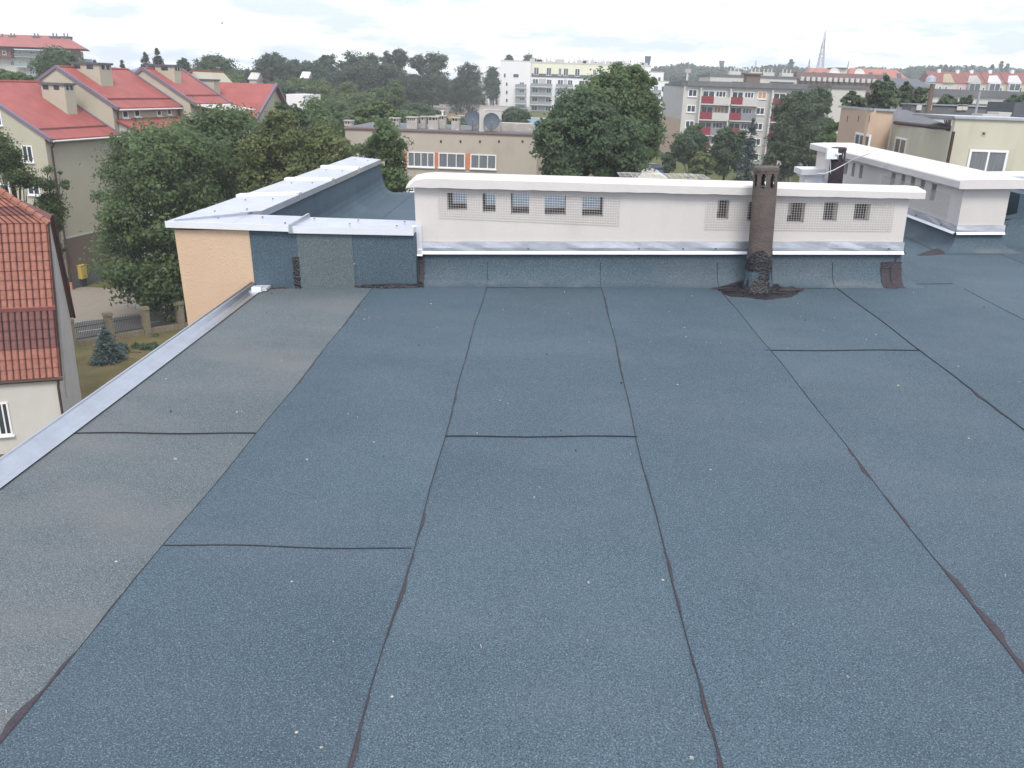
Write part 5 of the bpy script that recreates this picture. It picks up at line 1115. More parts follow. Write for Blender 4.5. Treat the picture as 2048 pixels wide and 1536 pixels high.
# ================================================================== GROUND
mb = MB()
gx = np.concatenate([np.arange(-1400, -200, 100), np.arange(-200, 241, 10), np.arange(300, 1500, 100)]); gy = np.concatenate([np.arange(-60, 320, 8), np.arange(330, 900, 30), np.arange(900, 1400, 60)])
idx = {}
for i, x in enumerate(gx):
    for j, y in enumerate(gy): idx[i, j] = len(mb.v); mb.v.append((x, y, float(gz(x, y))+(1.0*math.sin(x*.02)*math.sin(y*.013) if y > 350 else 0)))
for i in range(len(gx)-1):
    for j in range(len(gy)-1): mb.f.append((idx[i, j], idx[i+1, j], idx[i+1, j+1], idx[i, j+1])); mb.m.append(0)
struct('ground', mb, 'ground')
def sheet(name, pix, m, h=.004, z=0, th=.0):
    mb = MB(); P = [gp(*p, z) for p in pix]; mb.poly([(p[0], p[1], z+h) for p in P]); struct(name, mb, m)
def gquad(name, P, m, h):
    mb = MB(); mb.poly([(x, y, h) for x, y in P]); struct(name, mb, m)
ra = gp(140, 647)[:2]; rb_ = gp(368, 619)[:2]; rd = N(rb_-ra); rnn = np.array([-rd[1], rd[0]])
def rpnt(s, n): p = ra+rd*s+rnn*n; return (p[0], p[1])
gquad('lawn', [rpnt(-30, -40), rpnt(40, -40), rpnt(40, -3.2), rpnt(-30, -3.2)], 'dry_grass', .004)
gquad('road', [rpnt(-40, -4.6), rpnt(60, -4.6), rpnt(60, 0), rpnt(-40, 0)], 'asphalt', .012)
gquad('driveway', [rpnt(-15, .12), rpnt(11, .12), rpnt(6.5, 7), rpnt(3, 10.5), rpnt(-15, 10.5)], 'paving', .016)
mb = MB(); mb.hexa([(*rpnt(-40, 0), -.1), (*rpnt(60, 0), -.1), (*rpnt(60, .12), -.1), (*rpnt(-40, .12), -.1), (*rpnt(-40, 0), .03), (*rpnt(60, 0), .03), (*rpnt(60, .12), .03), (*rpnt(-40, .12), .03)]); struct('kerb', mb, 'kerb')
mb = MB(); P = [gp(*p)[:2] for p in [(270, 612), (285, 622), (310, 628), (340, 628), (400, 620)]]
for k in range(4):
    a, b = P[k], P[k+1]; d = N(b-a); n = np.array([-d[1], d[0]])*.15; mb.hexa([(*(a-n), -.05), (*(b-n), -.05), (*(b+n), -.05), (*(a+n), -.05), (*(a-n), .12), (*(b-n), .12), (*(b+n), .12), (*(a+n), .12)])
struct('kerb', mb, 'kerb')
mb = MB()
for k in range(-3, 6): mb.hexa([(*rpnt(k*4, -2.4), .014), (*rpnt(k*4+2, -2.4), .014), (*rpnt(k*4+2, -2.28), .014), (*rpnt(k*4, -2.28), .014), (*rpnt(k*4, -2.4), .018), (*rpnt(k*4+2, -2.4), .018), (*rpnt(k*4+2, -2.28), .018), (*rpnt(k*4, -2.28), .018)])
struct('road_marking', mb, 'road_paint')
# building site
def gat(px, py):                     # pixel on terrain
    r = RW@ray(px, py); t = 20.
    for _ in range(4000):
        p = r*t/F; 
        if p[2]+CZ <= gz(p[0], p[1]): break
        t *= 1.002 if t > 50 else 1.01
    return np.array([p[0], p[1], gz(p[0], p[1])])
P = [gat(*p) for p in [(800, 205), (850, 196), (990, 208), (1000, 228), (1010, 262), (930, 262), (870, 240)]]
mb = MB(); n = 14
c = np.mean(P, axis=0); 
for i in range(len(P)):
    a, b = P[i], P[(i+1) % len(P)]
    for k in range(6):
        for j in range(6):
            def q(u, v): p = c+(a+(b-a)*u-c)*v; z = gz(p[0], p[1])+.12+(.9*abs(math.sin(p[0]*.9)*math.cos(p[1]*.35)) if .1 < v < .9 else 0); return (p[0], p[1], z)
            mb.poly([q(k/6, j/6), q((k+1)/6, j/6), q((k+1)/6, (j+1)/6), q(k/6, (j+1)/6)])
struct('building_site', mb, 'sand')
# cars
def car(label, group, loc, rot, m):
    t = thing('parked_car', label, 'car', (0, 0, 0), group); mb = MB()
    prof = [(-2.1, .35), (2.05, .35), (2.1, .7), (1.95, .85), (1.0, .95), (-1.75, 1.0), (-2.12, .85)]
    mb.prism([(x, -.85, z) for x, z in prof], (0, 1.7, 0)); mb.build('body', m, t)
    mb = MB(); P = [(-1.75, .98), (1.1, .94), (.45, 1.42), (-1.3, 1.45)]; b0 = len(mb.v)
    mb.hexa([(-1.75, -.8, .97), (1.1, -.8, .93), (1.1, .8, .93), (-1.75, .8, .97), (-1.35, -.66, 1.42), (.4, -.66, 1.42), (.4, .66, 1.42), (-1.35, .66, 1.42)]); cb_ = mb.build('window', 'glass', t)
    mb = MB(); mb.box(-1.3, .35, -.66, .66, 1.421, 1.47); mb.build('car_roof', m, t)
    for x in (-1.35, 1.3):
        for y in (-.86, .68): mb = MB(); mb.tube([(x, y, .33), (x, y+.2, .33)], .33, 12); mb.build('wheel', 'rubber', t)
    t.location = loc; t.rotation_euler = (0, 0, rot); bpy.context.view_layer.update(); return t
def place(src, loc, rot, label):
    c = copy_tree(src); c.location = loc; c.rotation_euler = (0, 0, rot); c['label'] = label; return c
g_ = 'cars parked by the building site'
cs = [('car_white', (873, 199), 'white car, leftmost bright one by the building site'), ('car_silver', (905, 199), 'silver car beside the hoarding of the building site'), ('car_dark', (890, 201), 'dark car between the white and silver cars by the building site')]
src = {}
for m_, (px, py), lab in cs: p = at(px, py, 262); p[2] = gz(p[0], 262)+.1; src[m_] = car(lab, g_, tuple(p), .3, m_)
for m_, px, lab, dd, rot in [('car_white', 922, 'white car right of the silver one, under the tall trees', 266, 0), ('car_dark', 940, 'dark car at the middle of the row under the tall trees', 268, .2), ('car_silver', 953, 'silver car near the left stepped white block', 268, 0), ('car_white', 826, 'white car at the left end of the building site', 255, 1.2), ('car_dark', 860, 'dark car left of the white one by the building site', 268, .1), ('car_dark', 968, 'dark car in front of the left stepped white block', 266, 0)]:
    p = at(px, 199, dd); place(src[m_], (p[0], dd, gz(p[0], dd)+.1), rot, lab)
p = at(1297, 312, 122); p[2] = gz(p[0], p[1]); car('blue car parked left of the peach gable end', 'cars by the peach gable', tuple(p), .3, 'car_blue')
p = at(1311, 312, 124); p[2] = gz(p[0], p[1]); car('dark car half hidden behind the blue car by the peach gable end', 'cars by the peach gable', tuple(p), .3, 'car_dark')
# site cabins, hoarding, tank
def sitebox(name, label, cat, px, py, dd, w, h, m, dp=3):
    p = at(px, py, dd); z = gz(p[0], dd); t = thing(name, label, cat, (p[0], dd, z)); mb = MB(); mb.box(p[0]-w/2, p[0]+w/2, dd, dd+dp, z, p[2] if h is None else z+h); mb.build('body', m, t); mb = MB(); mb.box(p[0]-w/2-.1, p[0]+w/2+.1, dd-.1, dd+dp+.1, (p[2] if h is None else z+h), (p[2] if h is None else z+h)+.12); mb.build('lid', 'pale_wall', t)
sitebox('site_hoarding', 'grey hoarding panel at the back of the building site', 'fence', 907, 203, 255, 8, 2.4, 'grey_wall', .3)
sitebox('site_hoarding', 'long pale hoarding in front of the left white block', 'fence', 975, 208, 258, 10, 2.4, 'grey_wall', .3)
sitebox('site_cabin', 'white cabin by the parked cars', 'cabin', 871, 205, 240, 3.2, 2.6, 'white_wall')
sitebox('site_cabin', 'grey cabin right of the white cabin', 'cabin', 882, 207, 238, 4, 2.3, 'concrete')
sitebox('site_tank', 'blue tank on the sandy building site', 'tank', 922, 217, 215, 1.6, 1.6, 'blue_tank', 1.6)
sitebox('concrete_shed', 'grey concrete shed at the right of the building site', 'shed', 985, 222, 215, 4.5, 3.2, 'grey_wall')
sitebox('foil_stack', 'stack wrapped in pale blue foil in front of the white block', 'stack', 1072, 222, 205, 4.4, 2.2, 'blue_foil')
sitebox('orange_tent', 'orange tarpaulin heap by the leftmost parked car', 'tarpaulin', 838, 201, 252, 2.6, 1.8, 'orange_foil')
# lamp by the right lawn
p = gat(1367, 344); p = at(1367, 340, 100); t = thing('street_lamp', 'slim street lamp in front of the round trees by the peach gable', 'lamp', (p[0], 100, gz(p[0], 100))); zt_ = at(1367, 318, 100)[2]; mb = MB(); mb.tube([(p[0], 100, gz(p[0], 100)), (p[0], 100, zt_)], .06, 8); mb.build('lamp_post', 'dish_white', t); mb = MB(); mb.tube([(p[0], 100, zt_), (p[0], 100, zt_+.15), (p[0], 100, zt_+.35), (p[0], 100, zt_+.45)], [.1, .24, .26, .08], 12); mb.build('lamp_head', 'dish_white', t)
# small white gabled roof seen just over the chimney cap
a = at(1278, 335, 60); t = thing('small_building', 'small pale gabled roof just showing over the near chimney cap', 'building', (a[0], 60, 0)); mb = MB(); b = at(1302, 346, 60); c = at(1282, 345, 60)
mb.prism([(c[0]-1, 60, 0), (b[0]+1.2, 60, 0), (b[0]+1.2, 60, b[2]-.3), (a[0], 60, a[2]), (c[0]-1, 60, c[2]-.4)], (0, 6, 0)); mb.build('roof', 'pale_wall', t)
# fence with stone posts
fa = gp(150, 694); fb_ = gp(372, 655); fd = N(fb_[:2]-fa[:2])
t = thing('iron_fence', 'wrought iron fence with stone posts along the street', 'fence', tuple(fa))
def fp(s, z, n=0): return (fa[0]+fd[0]*s-fd[1]*n, fa[1]+fd[1]*s+fd[0]*n, z)
sp_ = [float((gp(*p)[:2]-fa[:2])@fd) for p in ((153, 700), (264, 705), (361, 672))]
stp = sp_[1]-sp_[0]; posts = [sp_[1]+stp*k for k in range(-3, 4)]
for s in posts:
    mb = MB(); w = .21
    mb.hexa([fp(s-w, -.1, -w), fp(s+w, -.1, -w), fp(s+w, -.1, w), fp(s-w, -.1, w), fp(s-w, 1.62, -w), fp(s+w, 1.62, -w), fp(s+w, 1.62, w), fp(s-w, 1.62, w)]); w = .26
    mb.hexa([fp(s-w, 1.62, -w), fp(s+w, 1.62, -w), fp(s+w, 1.62, w), fp(s-w, 1.62, w), fp(s-w*.9, 1.78, -w*.9), fp(s+w*.9, 1.78, -w*.9), fp(s+w*.9, 1.78, w*.9), fp(s-w*.9, 1.78, w*.9)]); mb.build('post', 'stone_post', t)
for k in range(len(posts)-1):
    mb = MB(); a, b = posts[k]+.22, posts[k+1]-.22
    for z in (.45, 1.15): mb.hexa([fp(a, z, -.02), fp(b, z, -.02), fp(b, z, .02), fp(a, z, .02), fp(a, z+.04, -.02), fp(b, z+.04, -.02), fp(b, z+.04, .02), fp(a, z+.04, .02)])
    n_ = 18
    for j in range(n_): s = a+(b-a)*(j+.5)/n_; h = 1.35+.12*math.sin(math.pi*(j+.5)/n_); mb.tube([fp(s, .38), fp(s, h), fp(s, h+.08)], [.010, .010, .002], 5)
    mb.build('fence_panel', 'iron', t)
    mb = MB(); mb.hexa([fp(a, -.1, -.12), fp(b, -.1, -.12), fp(b, -.1, .12), fp(a, -.1, .12), fp(a, .36, -.12), fp(b, .36, -.12), fp(b, .36, .12), fp(a, .36, .12)]); mb.build('low_wall', 'stone_post', t)
# bird
c = at(444, 46, 105); t = thing('bird', 'small dark bird gliding in the sky upper left', 'bird', tuple(c)); mb = MB()
mb.tube([c+[-.16, 0, 0], c+[-.05, 0, .01], c+[.1, 0, .0], c+[.2, 0, -.01]], [.01, .045, .035, .01], 8); mb.hexa([c+[-.06, 0, .0], c+[.06, 0, .0], c+[.02, -.05, -.22], c+[-.02, -.05, -.22], c+[-.06, 0, .02], c+[.06, 0, .02], c+[.02, -.05, -.21], c+[-.02, -.05, -.21]]); mb.hexa([c+[-.06, 0, .0], c+[.06, 0, .0], c+[.22, .05, .10], c+[.16, .05, .10], c+[-.06, 0, .02], c+[.06, 0, .02], c+[.22, .05, .11], c+[.16, .05, .11]]); mb.build('bird_body', 'bird_dark', t)
SKYS, SUNS, CLB, EXPO, HAZE = .12, 2.0, 9.8, 0.50, 0.0006
# ================================================================== VEGETATION
def leafmesh(name, C, Nrm, S, tint, m, parent, asp=.6):
    n = len(C); r = rng
    d = r.normal(size=(n, 3)); d -= (d*Nrm).sum(1)[:, None]*Nrm; d /= np.linalg.norm(d, axis=1)[:, None]+1e-9; e = np.cross(Nrm, d)
    S = S[:, None]; V_ = np.stack([C-d*S, C+e*S*asp-d*S*.1, C+d*S, C-e*S*asp-d*S*.1], 1).reshape(-1, 3)
    loc = WM[parent][:3, 3] if parent is not None else 0; V_ = V_-loc
    me = bpy.data.meshes.new(name); me.vertices.add(4*n); me.vertices.foreach_set('co', V_.ravel().astype(np.float32))
    me.loops.add(4*n); me.loops.foreach_set('vertex_index', np.arange(4*n, dtype=np.int32)); me.polygons.add(n); me.polygons.foreach_set('loop_start', np.arange(0, 4*n, 4, dtype=np.int32))
    try: me.polygons.foreach_set('loop_total', np.full(n, 4, dtype=np.int32))
    except Exception: pass
    a = me.attributes.new('tint', 'FLOAT', 'FACE'); a.data.foreach_set('value', np.clip(tint, 0, 1).astype(np.float32))
    me.materials.append(MATS[m]); me.update(calc_edges=True)
    o = bpy.data.objects.new(name, me); COL.objects.link(o)
    if parent is not None: o.parent = parent
    return o
def crown_pts(ells, n, nclump, crs=.22, hollow=.55, seed=0):
    """clumps scattered through the outer part of overlapping ellipsoids, leaves on each clump"""
    r = np.random.default_rng(seed); w = np.array([e[3]*e[4]*e[5] for e in ells])**.7; w /= w.sum()
    ci = r.choice(len(ells), nclump, p=w); u = r.normal(size=(nclump, 3)); u /= np.linalg.norm(u, axis=1)[:, None]
    rad = hollow+(1-hollow)*r.random(nclump)**.7
    E = np.array(ells)[ci]; cc = E[:, :3]+u*E[:, 3:]*rad[:, None]
    cr = E[:, 3:].mean(1)*crs*(.7+1.1*r.random(nclump)); ct_ = r.random(nclump)*.55
    if nclump > 70:                       # a few hollows so that the outline and the mass are uneven
        gi = r.choice(nclump, max(3, nclump//22), replace=False); gc = cc[gi]; Rm = E[:, 3:].mean(1)
        keep = np.ones(nclump, bool)
        for g_c in gc: keep &= np.linalg.norm(cc-g_c, axis=1) > Rm*.20
        cc, cr, ct_, u = cc[keep], cr[keep], ct_[keep], u[keep]; nclump = len(cc)
    k = r.integers(0, nclump, n); v = r.normal(size=(n, 3)); v /= np.linalg.norm(v, axis=1)[:, None]
    q = r.random(n)**.6*1.12*np.where(r.random(n) < .07, r.uniform(1, 1.7, n), 1); P = cc[k]+v*(cr[k]*q)[:, None]*np.array([1.15, 1.15, .8]); nr = v*.55+u[k]*.35+np.array([0, 0, .45])+r.normal(size=(n, 3))*.55; nr /= np.linalg.norm(nr, axis=1)[:, None]
    return P, nr, ct_[k]+.45*r.random(n), cc
def tree(name, label, base, ells, n, leaf, m='leaf', cat='tree', nclump=90, seed=0, bark='bark', tr=None, crs=.22, hollow=.5, limbs=10, group=None, cx_=None):
    t = thing(name, label, cat, tuple(base), group); base = np.array(base, float)
    P, nr, ti, cc = crown_pts(ells, n, nclump, crs, hollow, seed); r = np.random.default_rng(seed+1)
    leafmesh('crown', P, nr, leaf*(.5+.55*r.random(n)+.75*r.random(n)**4), ti, m, t)
    e = np.array(ells); top = e[:, 2].max(); cen = np.average(e[:, :3], axis=0, weights=e[:, 3]*e[:, 4]*e[:, 5]); h = top-base[2]; tr = tr or h*.02
    mb = MB(); zc = cen[2]; fork = base+(np.array([cen[0], cen[1], base[2]])-base)*.4+[0, 0, (zc-base[2])*.5]
    mb.tube([base-[0, 0, .3], base+(fork-base)*.3+[0.05*tr*10, 0, 0], fork, np.array([cen[0], cen[1], zc]), np.array([cen[0], cen[1], top])], [tr*1.35, tr*1.05, tr*.85, tr*.5, tr*.12], 9)
    for k in r.choice(len(cc), min(limbs, len(cc)), replace=False):
        c = cc[k]; f = fork+(np.array([cen[0], cen[1], top])-fork)*r.uniform(0, .6); mid = (f+c)/2+[0, 0, -.08*np.linalg.norm(c-f)]; mb.tube([f, mid, c], [tr*.4, tr*.22, tr*.06], 6)
    mb.build('trunk', bark, t, smooth=True); return t
def ell(px0, py0, px1, py1, D, dy=None):      # pixel box -> ellipsoid at distance D
    a, b = at(px0, py1, D), at(px1, py0, D); c = at((px0+px1)/2, (py0+py1)/2, D); rx_ = abs(b[0]-a[0])/2; rz = abs(b[2]-a[2])/2
    return (c[0], D, c[2], rx_, dy or min(rx_, rz*1.3), rz)
def grd(px, D): x = at(px, 300, D)[0]; return (x, D, float(gz(x, D)))
# street tree group
T0 = gp(337, 642)
tree('street_tree', 'broad leafy street tree beside the orange wall, trunk standing at the kerb', (T0[0], T0[1], 0), [ell(235, 250, 420, 420, 54), ell(205, 350, 380, 500, 53), ell(215, 430, 400, 600, 53.5), ell(300, 260, 450, 420, 55), ell(290, 480, 400, 640, 53.5), ell(330, 330, 440, 560, 54)], 70000, .125, 'leaf', nclump=420, seed=1, tr=.27, crs=.22)
tree('street_tree', 'tall full tree behind the broad street tree, crown against the red roofs', grd(440, 60), [ell(340, 232, 480, 400, 60), ell(410, 218, 560, 380, 61), ell(380, 340, 560, 500, 60)], 55000, .13, 'leaf', nclump=320, seed=2, crs=.22)
tree('street_tree', 'tree with yellowish tints between the coping and the red gable', grd(590, 58), [ell(490, 262, 640, 420, 58), ell(530, 222, 600, 330, 58), ell(600, 250, 700, 400, 58.5), ell(480, 330, 640, 460, 57.5)], 50000, .13, 'leaf_yellow', nclump=300, seed=3, crs=.22)
tree('street_tree', 'dark narrow tree poking up beside the cream end gable', grd(548, 62), [ell(537, 190, 568, 300, 62), ell(560, 205, 620, 300, 62), ell(520, 240, 590, 330, 62)], 6000, .18, 'leaf_dark', nclump=60, seed=4)
tree('slender_tree', 'slender open tree in front of the beige block, left of the chimney block', grd(785, 50), [ell(748, 235, 808, 310, 50), ell(755, 290, 812, 400, 50), ell(712, 275, 790, 318, 50), ell(765, 330, 815, 420, 50)], 13000, .10, 'leaf', nclump=90, seed=5, crs=.34, limbs=30, hollow=.3)
tree('young_tree', 'pale yellow-green treetop just above the left end of the beige roof', grd(760, 84), [ell(735, 205, 800, 270, 84), ell(690, 215, 760, 290, 84)], 5500, .22, 'leaf_light', nclump=50, seed=6)
tree('street_tree', 'leafy treetop before the white flat-roofed house', grd(625, 80), [ell(580, 205, 680, 290, 80), ell(560, 225, 640, 300, 80)], 16000, .15, 'leaf', nclump=130, seed=61)
# feathery locust trees at left
def locust(name, label, px, D, blobs, n, seed):
    x = at(px, 400, D)[0]; tree(name, label, (x, D, 0), [ell(*b, D) for b in blobs], int(n*1.6), .06, 'leaf_locust', nclump=len(blobs)*9, seed=seed, crs=.55, hollow=.3, limbs=len(blobs)*4, tr=.11)
locust('locust_tree', 'feathery open tree at the left edge in front of the cream gable', 30, 43, [(-15, 278, 30, 335), (10, 300, 50, 345), (20, 335, 62, 370), (-15, 300, 15, 350), (45, 348, 82, 375), (-20, 262, 12, 300)], 7000, 7)
locust('locust_tree', 'sparse feathery tree beside the brown downpipe of the nearest house', 98, 44, [(78, 335, 105, 352), (82, 356, 112, 378), (80, 392, 122, 432), (100, 430, 125, 470), (118, 340, 127, 352), (126, 360, 142, 380), (105, 475, 122, 520), (88, 385, 118, 405)], 5200, 8)
# big centre trees
tree('big_tree', 'largest round green tree in the middle, in front of the white blocks', grd(1215, 62), [ell(1130, 150, 1290, 300, 62), ell(1190, 128, 1300, 260, 62), ell(1210, 180, 1325, 345, 62), ell(1125, 185, 1210, 300, 61), ell(1240, 150, 1318, 260, 63)], 85000, .13, 'leaf', nclump=480, seed=9, crs=.2, tr=.35)
tree('big_tree', 'darker spreading tree in front of the largest round tree, over the chimney cap', grd(1160, 52), [ell(1068, 225, 1180, 330, 52), ell(1095, 190, 1230, 300, 53), ell(1075, 280, 1180, 370, 51.5), ell(1160, 240, 1290, 365, 52)], 60000, .115, 'leaf_dark', nclump=360, seed=10, crs=.22, tr=.3, limbs=30)
# trees before the red-balcony block
tree('round_tree', 'round dense dark tree before the left half of the red-balcony block', grd(1385, 98), [ell(1345, 258, 1412, 330, 98), ell(1365, 248, 1410, 310, 98)], 18000, .16, 'leaf_dark', nclump=160, seed=11)
tree('round_tree', 'second dense dark tree, right of the first and left of the blue spruce', grd(1452, 98), [ell(1418, 262, 1482, 345, 98), ell(1430, 255, 1475, 300, 98), ell(1460, 262, 1500, 345, 98)], 18000, .16, 'leaf_dark', nclump=160, seed=12)
tree('small_tree', 'small yellowish tree beneath the two dense dark trees', grd(1405, 88), [ell(1380, 308, 1430, 352, 88)], 4500, .18, 'leaf_yellow', nclump=40, seed=13)
tree('shrub', 'low dark shrub at the foot of the peach gable', grd(1338, 98), [ell(1322, 305, 1355, 342, 98)], 3000, .18, 'leaf_dark', 'shrub', nclump=30, seed=14)
tree('hedge', 'clipped hedge by the parked cars left of the peach gable', grd(1275, 96), [ell(1255, 318, 1300, 338, 96)], 2500, .15, 'leaf_dark', 'hedge', nclump=30, seed=15)
tree('birch_tree', 'wide drooping birch covering the right of the red-balcony block', grd(1592, 96), [ell(1545, 182, 1625, 270, 96), ell(1535, 225, 1620, 330, 96), ell(1590, 240, 1660, 345, 95), ell(1525, 280, 1600, 360, 96)], 40000, .14, 'leaf_birch', nclump=260, seed=16, bark='birch_bark', tr=.16)
tree('dark_tree', 'dark full tree right behind the wide birch', grd(1635, 112), [ell(1600, 178, 1662, 250, 112), ell(1615, 215, 1668, 310, 112)], 16000, .18, 'leaf_dark', nclump=150, seed=17)
tree('shrub', 'bushy growth at the left foot of the peach wall', grd(1665, 60), [ell(1640, 248, 1690, 300, 70)], 3500, .2, 'leaf', 'shrub', nclump=40, seed=18)
tree('birch_tree', 'sparse birch left of the flat roof with vents, before the pale end wall', grd(1705, 72), [ell(1685, 178, 1720, 222, 72), ell(1700, 190, 1735, 225, 72)], 3500, .16, 'leaf_birch', nclump=45, seed=19, bark='birch_bark', hollow=.2, limbs=18, tr=.1)
tree('birch_tree', 'middle of the airy birches above the peach roof, thickest crown', grd(1770, 78), [ell(1735, 155, 1800, 222, 78), ell(1750, 148, 1790, 200, 78)], 8000, .17, 'leaf_birch', nclump=80, seed=20, bark='birch_bark', hollow=.2, limbs=24, tr=.12)
tree('birch_tree', 'right airy birch beside the brown flue pipe', grd(1822, 80), [ell(1790, 165, 1835, 222, 80), ell(1820, 175, 1856, 215, 80)], 5500, .17, 'leaf_birch', nclump=60, seed=21, bark='birch_bark', hollow=.2, limbs=18, tr=.1)
tree('small_tree', 'small treetop before the grey slab, right of the brown flue pipe', grd(1900, 95), [ell(1872, 192, 1915, 222, 95), ell(1918, 190, 1950, 210, 95)], 3000, .2, 'leaf_birch', nclump=40, seed=22)
tree('small_tree', 'dark treetop above the roof shed at the right edge', grd(2030, 90), [ell(2010, 190, 2060, 215, 90)], 2500, .2, 'leaf_dark', nclump=30, seed=23)
# conifers
def spruce(name, label, px, pyt, pyb, D, w, m, seed, n=4500, base=None, leaf=.16, cat='tree', trk=.12):
    a = at(px, pyt, D); x = a[0]; zb = base if base is not None else float(gz(x, D)); t = thing(name, label, cat, (x, D, zb)); r = np.random.default_rng(seed); h = a[2]-zb
    hw = w/2; nl = 26; P = []; Nn = []
    for k in range(nl):
        u = (k+.3)/nl; z = zb+h*(.05+.93*u)+r.uniform(-.02, .02)*h; rad = hw*(1-u)**.8+.03
        nb = int(7+6*(1-u))
        for j in range(nb):
            an = r.uniform(0, 6.28); L_ = rad*r.uniform(.75, 1.12); q = int(max(8, n/nl/nb*(1.6*(1-u)+.2))); s = r.random(q)**.7
            sp_ = .10+.16*L_*s; p = np.stack([x+math.cos(an)*L_*s+r.normal(size=q)*sp_*.5, D+math.sin(an)*L_*s+r.normal(size=q)*sp_*.5, z-.28*L_*s+r.normal(size=q)*.16*h/nl*2], 1)
            P.append(p); nn = r.normal(size=(q, 3))*.45+[0, 0, 1]; Nn.append(nn/np.linalg.norm(nn, axis=1)[:, None])
    P = np.concatenate(P); Nn = np.concatenate(Nn); leafmesh('crown', P, Nn, leaf*(.6+.8*r.random(len(P))), r.random(len(P)), m, t, .3)
    mb = MB(); mb.tube([(x, D, zb-.2), (x, D, zb+h*.98)], [trk, .02], 7); mb.build('trunk', 'bark', t); return t
g1 = gp(207, 722)
spruce('blue_spruce', 'small blue spruce on the dry lawn in front of the iron fence', 207, 652, 722, g1[1], 2.1, 'needle_blue', 31, 9000, 0, .085)
spruce('blue_spruce', 'tall silvery blue spruce before the red-balcony block', 1507, 232, 350, 92, 4.6, 'needle_blue', 32, 9000, None, .2)
for (px, pyt, D, w, lab) in ((289, 100, 190, 9, 'left of two spruces rising behind the red roofs'), (313, 94, 190, 9, 'right, slimmer of two spruces rising behind the red roofs'), (243, 120, 200, 6, 'small spruce top over the second red roof'), (188, 116, 200, 6, 'small conifer top at the right of the hillside block')):
    spruce('spruce_tree', lab, px, pyt, 160, D, w, 'needle_dark', int(px), 14000, None, .3)
def bush(name, label, px0, py0, px1, py1, D, n, m, seed, z0=True): tree(name, label, grd((px0+px1)/2, D), [ell(px0, py0, px1, py1, D)], n, .10, m, 'shrub', nclump=40, seed=seed, tr=.05, limbs=4)
bush('shrub', 'small round bush left of the small blue spruce', 158, 702, 182, 724, 46.5, 3000, 'leaf_dark', 41)
bush('shrub', 'low spreading juniper right of the small blue spruce', 218, 690, 258, 715, 46.6, 4000, 'needle_blue', 42)
bush('shrub', 'low bush between the fence posts', 268, 690, 330, 706, 47.5, 3500, 'leaf_dark', 43)
bush('shrub', 'little bush against the fence bars', 300, 670, 320, 688, 50, 1200, 'leaf', 44)
bush('shrub', 'dark bush against the grey base of the nearest house', 190, 535, 222, 562, 65, 2500, 'leaf_dark', 45)
bush('shrub', 'bush by the left fence post', 158, 678, 178, 690, 50, 1200, 'leaf', 46)
# middle row of big trees
MID = [(430, 113, 88, 175, 190, 'leaf_dark', 'bushy tree behind the third red roof'), (545, 108, 58, 150, 205, 'leaf_far', 'dark round tree, leftmost high one on the skyline'), (590, 124, 60, 160, 215, 'leaf_far', 'lower tree right of the dark round one'), (625, 124, 50, 160, 222, 'leaf_far', 'low dark tree over the small white roof'), (655, 111, 44, 165, 215, 'leaf_far', 'narrow-topped tree left of the power pylon'), (712, 105, 66, 178, 215, 'leaf_far', 'broad dark tree right of the power pylon'), (745, 113, 50, 180, 225, 'leaf_far', 'thin-topped tree beside the broad dark tree'), (788, 96, 56, 150, 230, 'leaf_birch', 'tallest open-crowned tree on the skyline'), (780, 130, 80, 190, 222, 'leaf_far', 'dense tree beneath the tallest open crown'), (858, 102, 76, 150, 235, 'leaf_birch', 'wide open-crowned tree left of the gap'), (865, 130, 70, 195, 228, 'leaf_far', 'dense tree beneath the wide open crown'), (935, 125, 52, 198, 240, 'leaf_far', 'round dark tree left of the white stepped blocks'), (912, 160, 44, 200, 242, 'leaf_far', 'lower tree filling the gap beside the white stepped blocks'), (830, 150, 50, 200, 232, 'leaf_far', 'shadowy tree between the two open-crowned trees'), (985, 135, 28, 195, 275, 'leaf_far', 'dark tree leaning against the white stepped block'), (500, 140, 60, 170, 210, 'leaf_far', 'low tree around the small shed'), (465, 150, 50, 175, 180, 'leaf_light', 'light green tree by the small shed'), (670, 135, 70, 190, 212, 'leaf_far', 'dense mass of crown beneath the pylon'), (1060, 112, 40, 150, 330, 'leaf_far', 'treetops showing over the white block roof, right of its stack'), (1018, 112, 24, 150, 330, 'leaf_far', 'treetop over the left corner of the white block roof'), (1240, 124, 40, 160, 340, 'leaf_far', 'treetop behind the long white roof')]
for k, (px, pt, w, pb, D, m_, lab) in enumerate(MID):
    op = m_ == 'leaf_birch'
    E_ = [ell(px-w/2, pt, px+w/2, pb, D)] if not op else [ell(px-w*.5, pt+8, px-w*.05, pt+45, D), ell(px-w*.1, pt, px+w*.5, pt+40, D), ell(px-w*.3, pt+30, px+w*.3, pb, D)]
    if not op: E_.append(ell(px-w*.35, pt-1, px+w*.25, pt+(pb-pt)*.6, D)); E_.append(ell(px-w*.6, pt+(pb-pt)*.3, px+w*.5, pb+6, D))
    tree('tree', lab, grd(px, D), E_, 9000 if not op else 6500, .28, 'leaf_far' if op else m_, nclump=150, seed=100+k, crs=.24, limbs=6 if not op else 16, hollow=.5 if not op else .2)
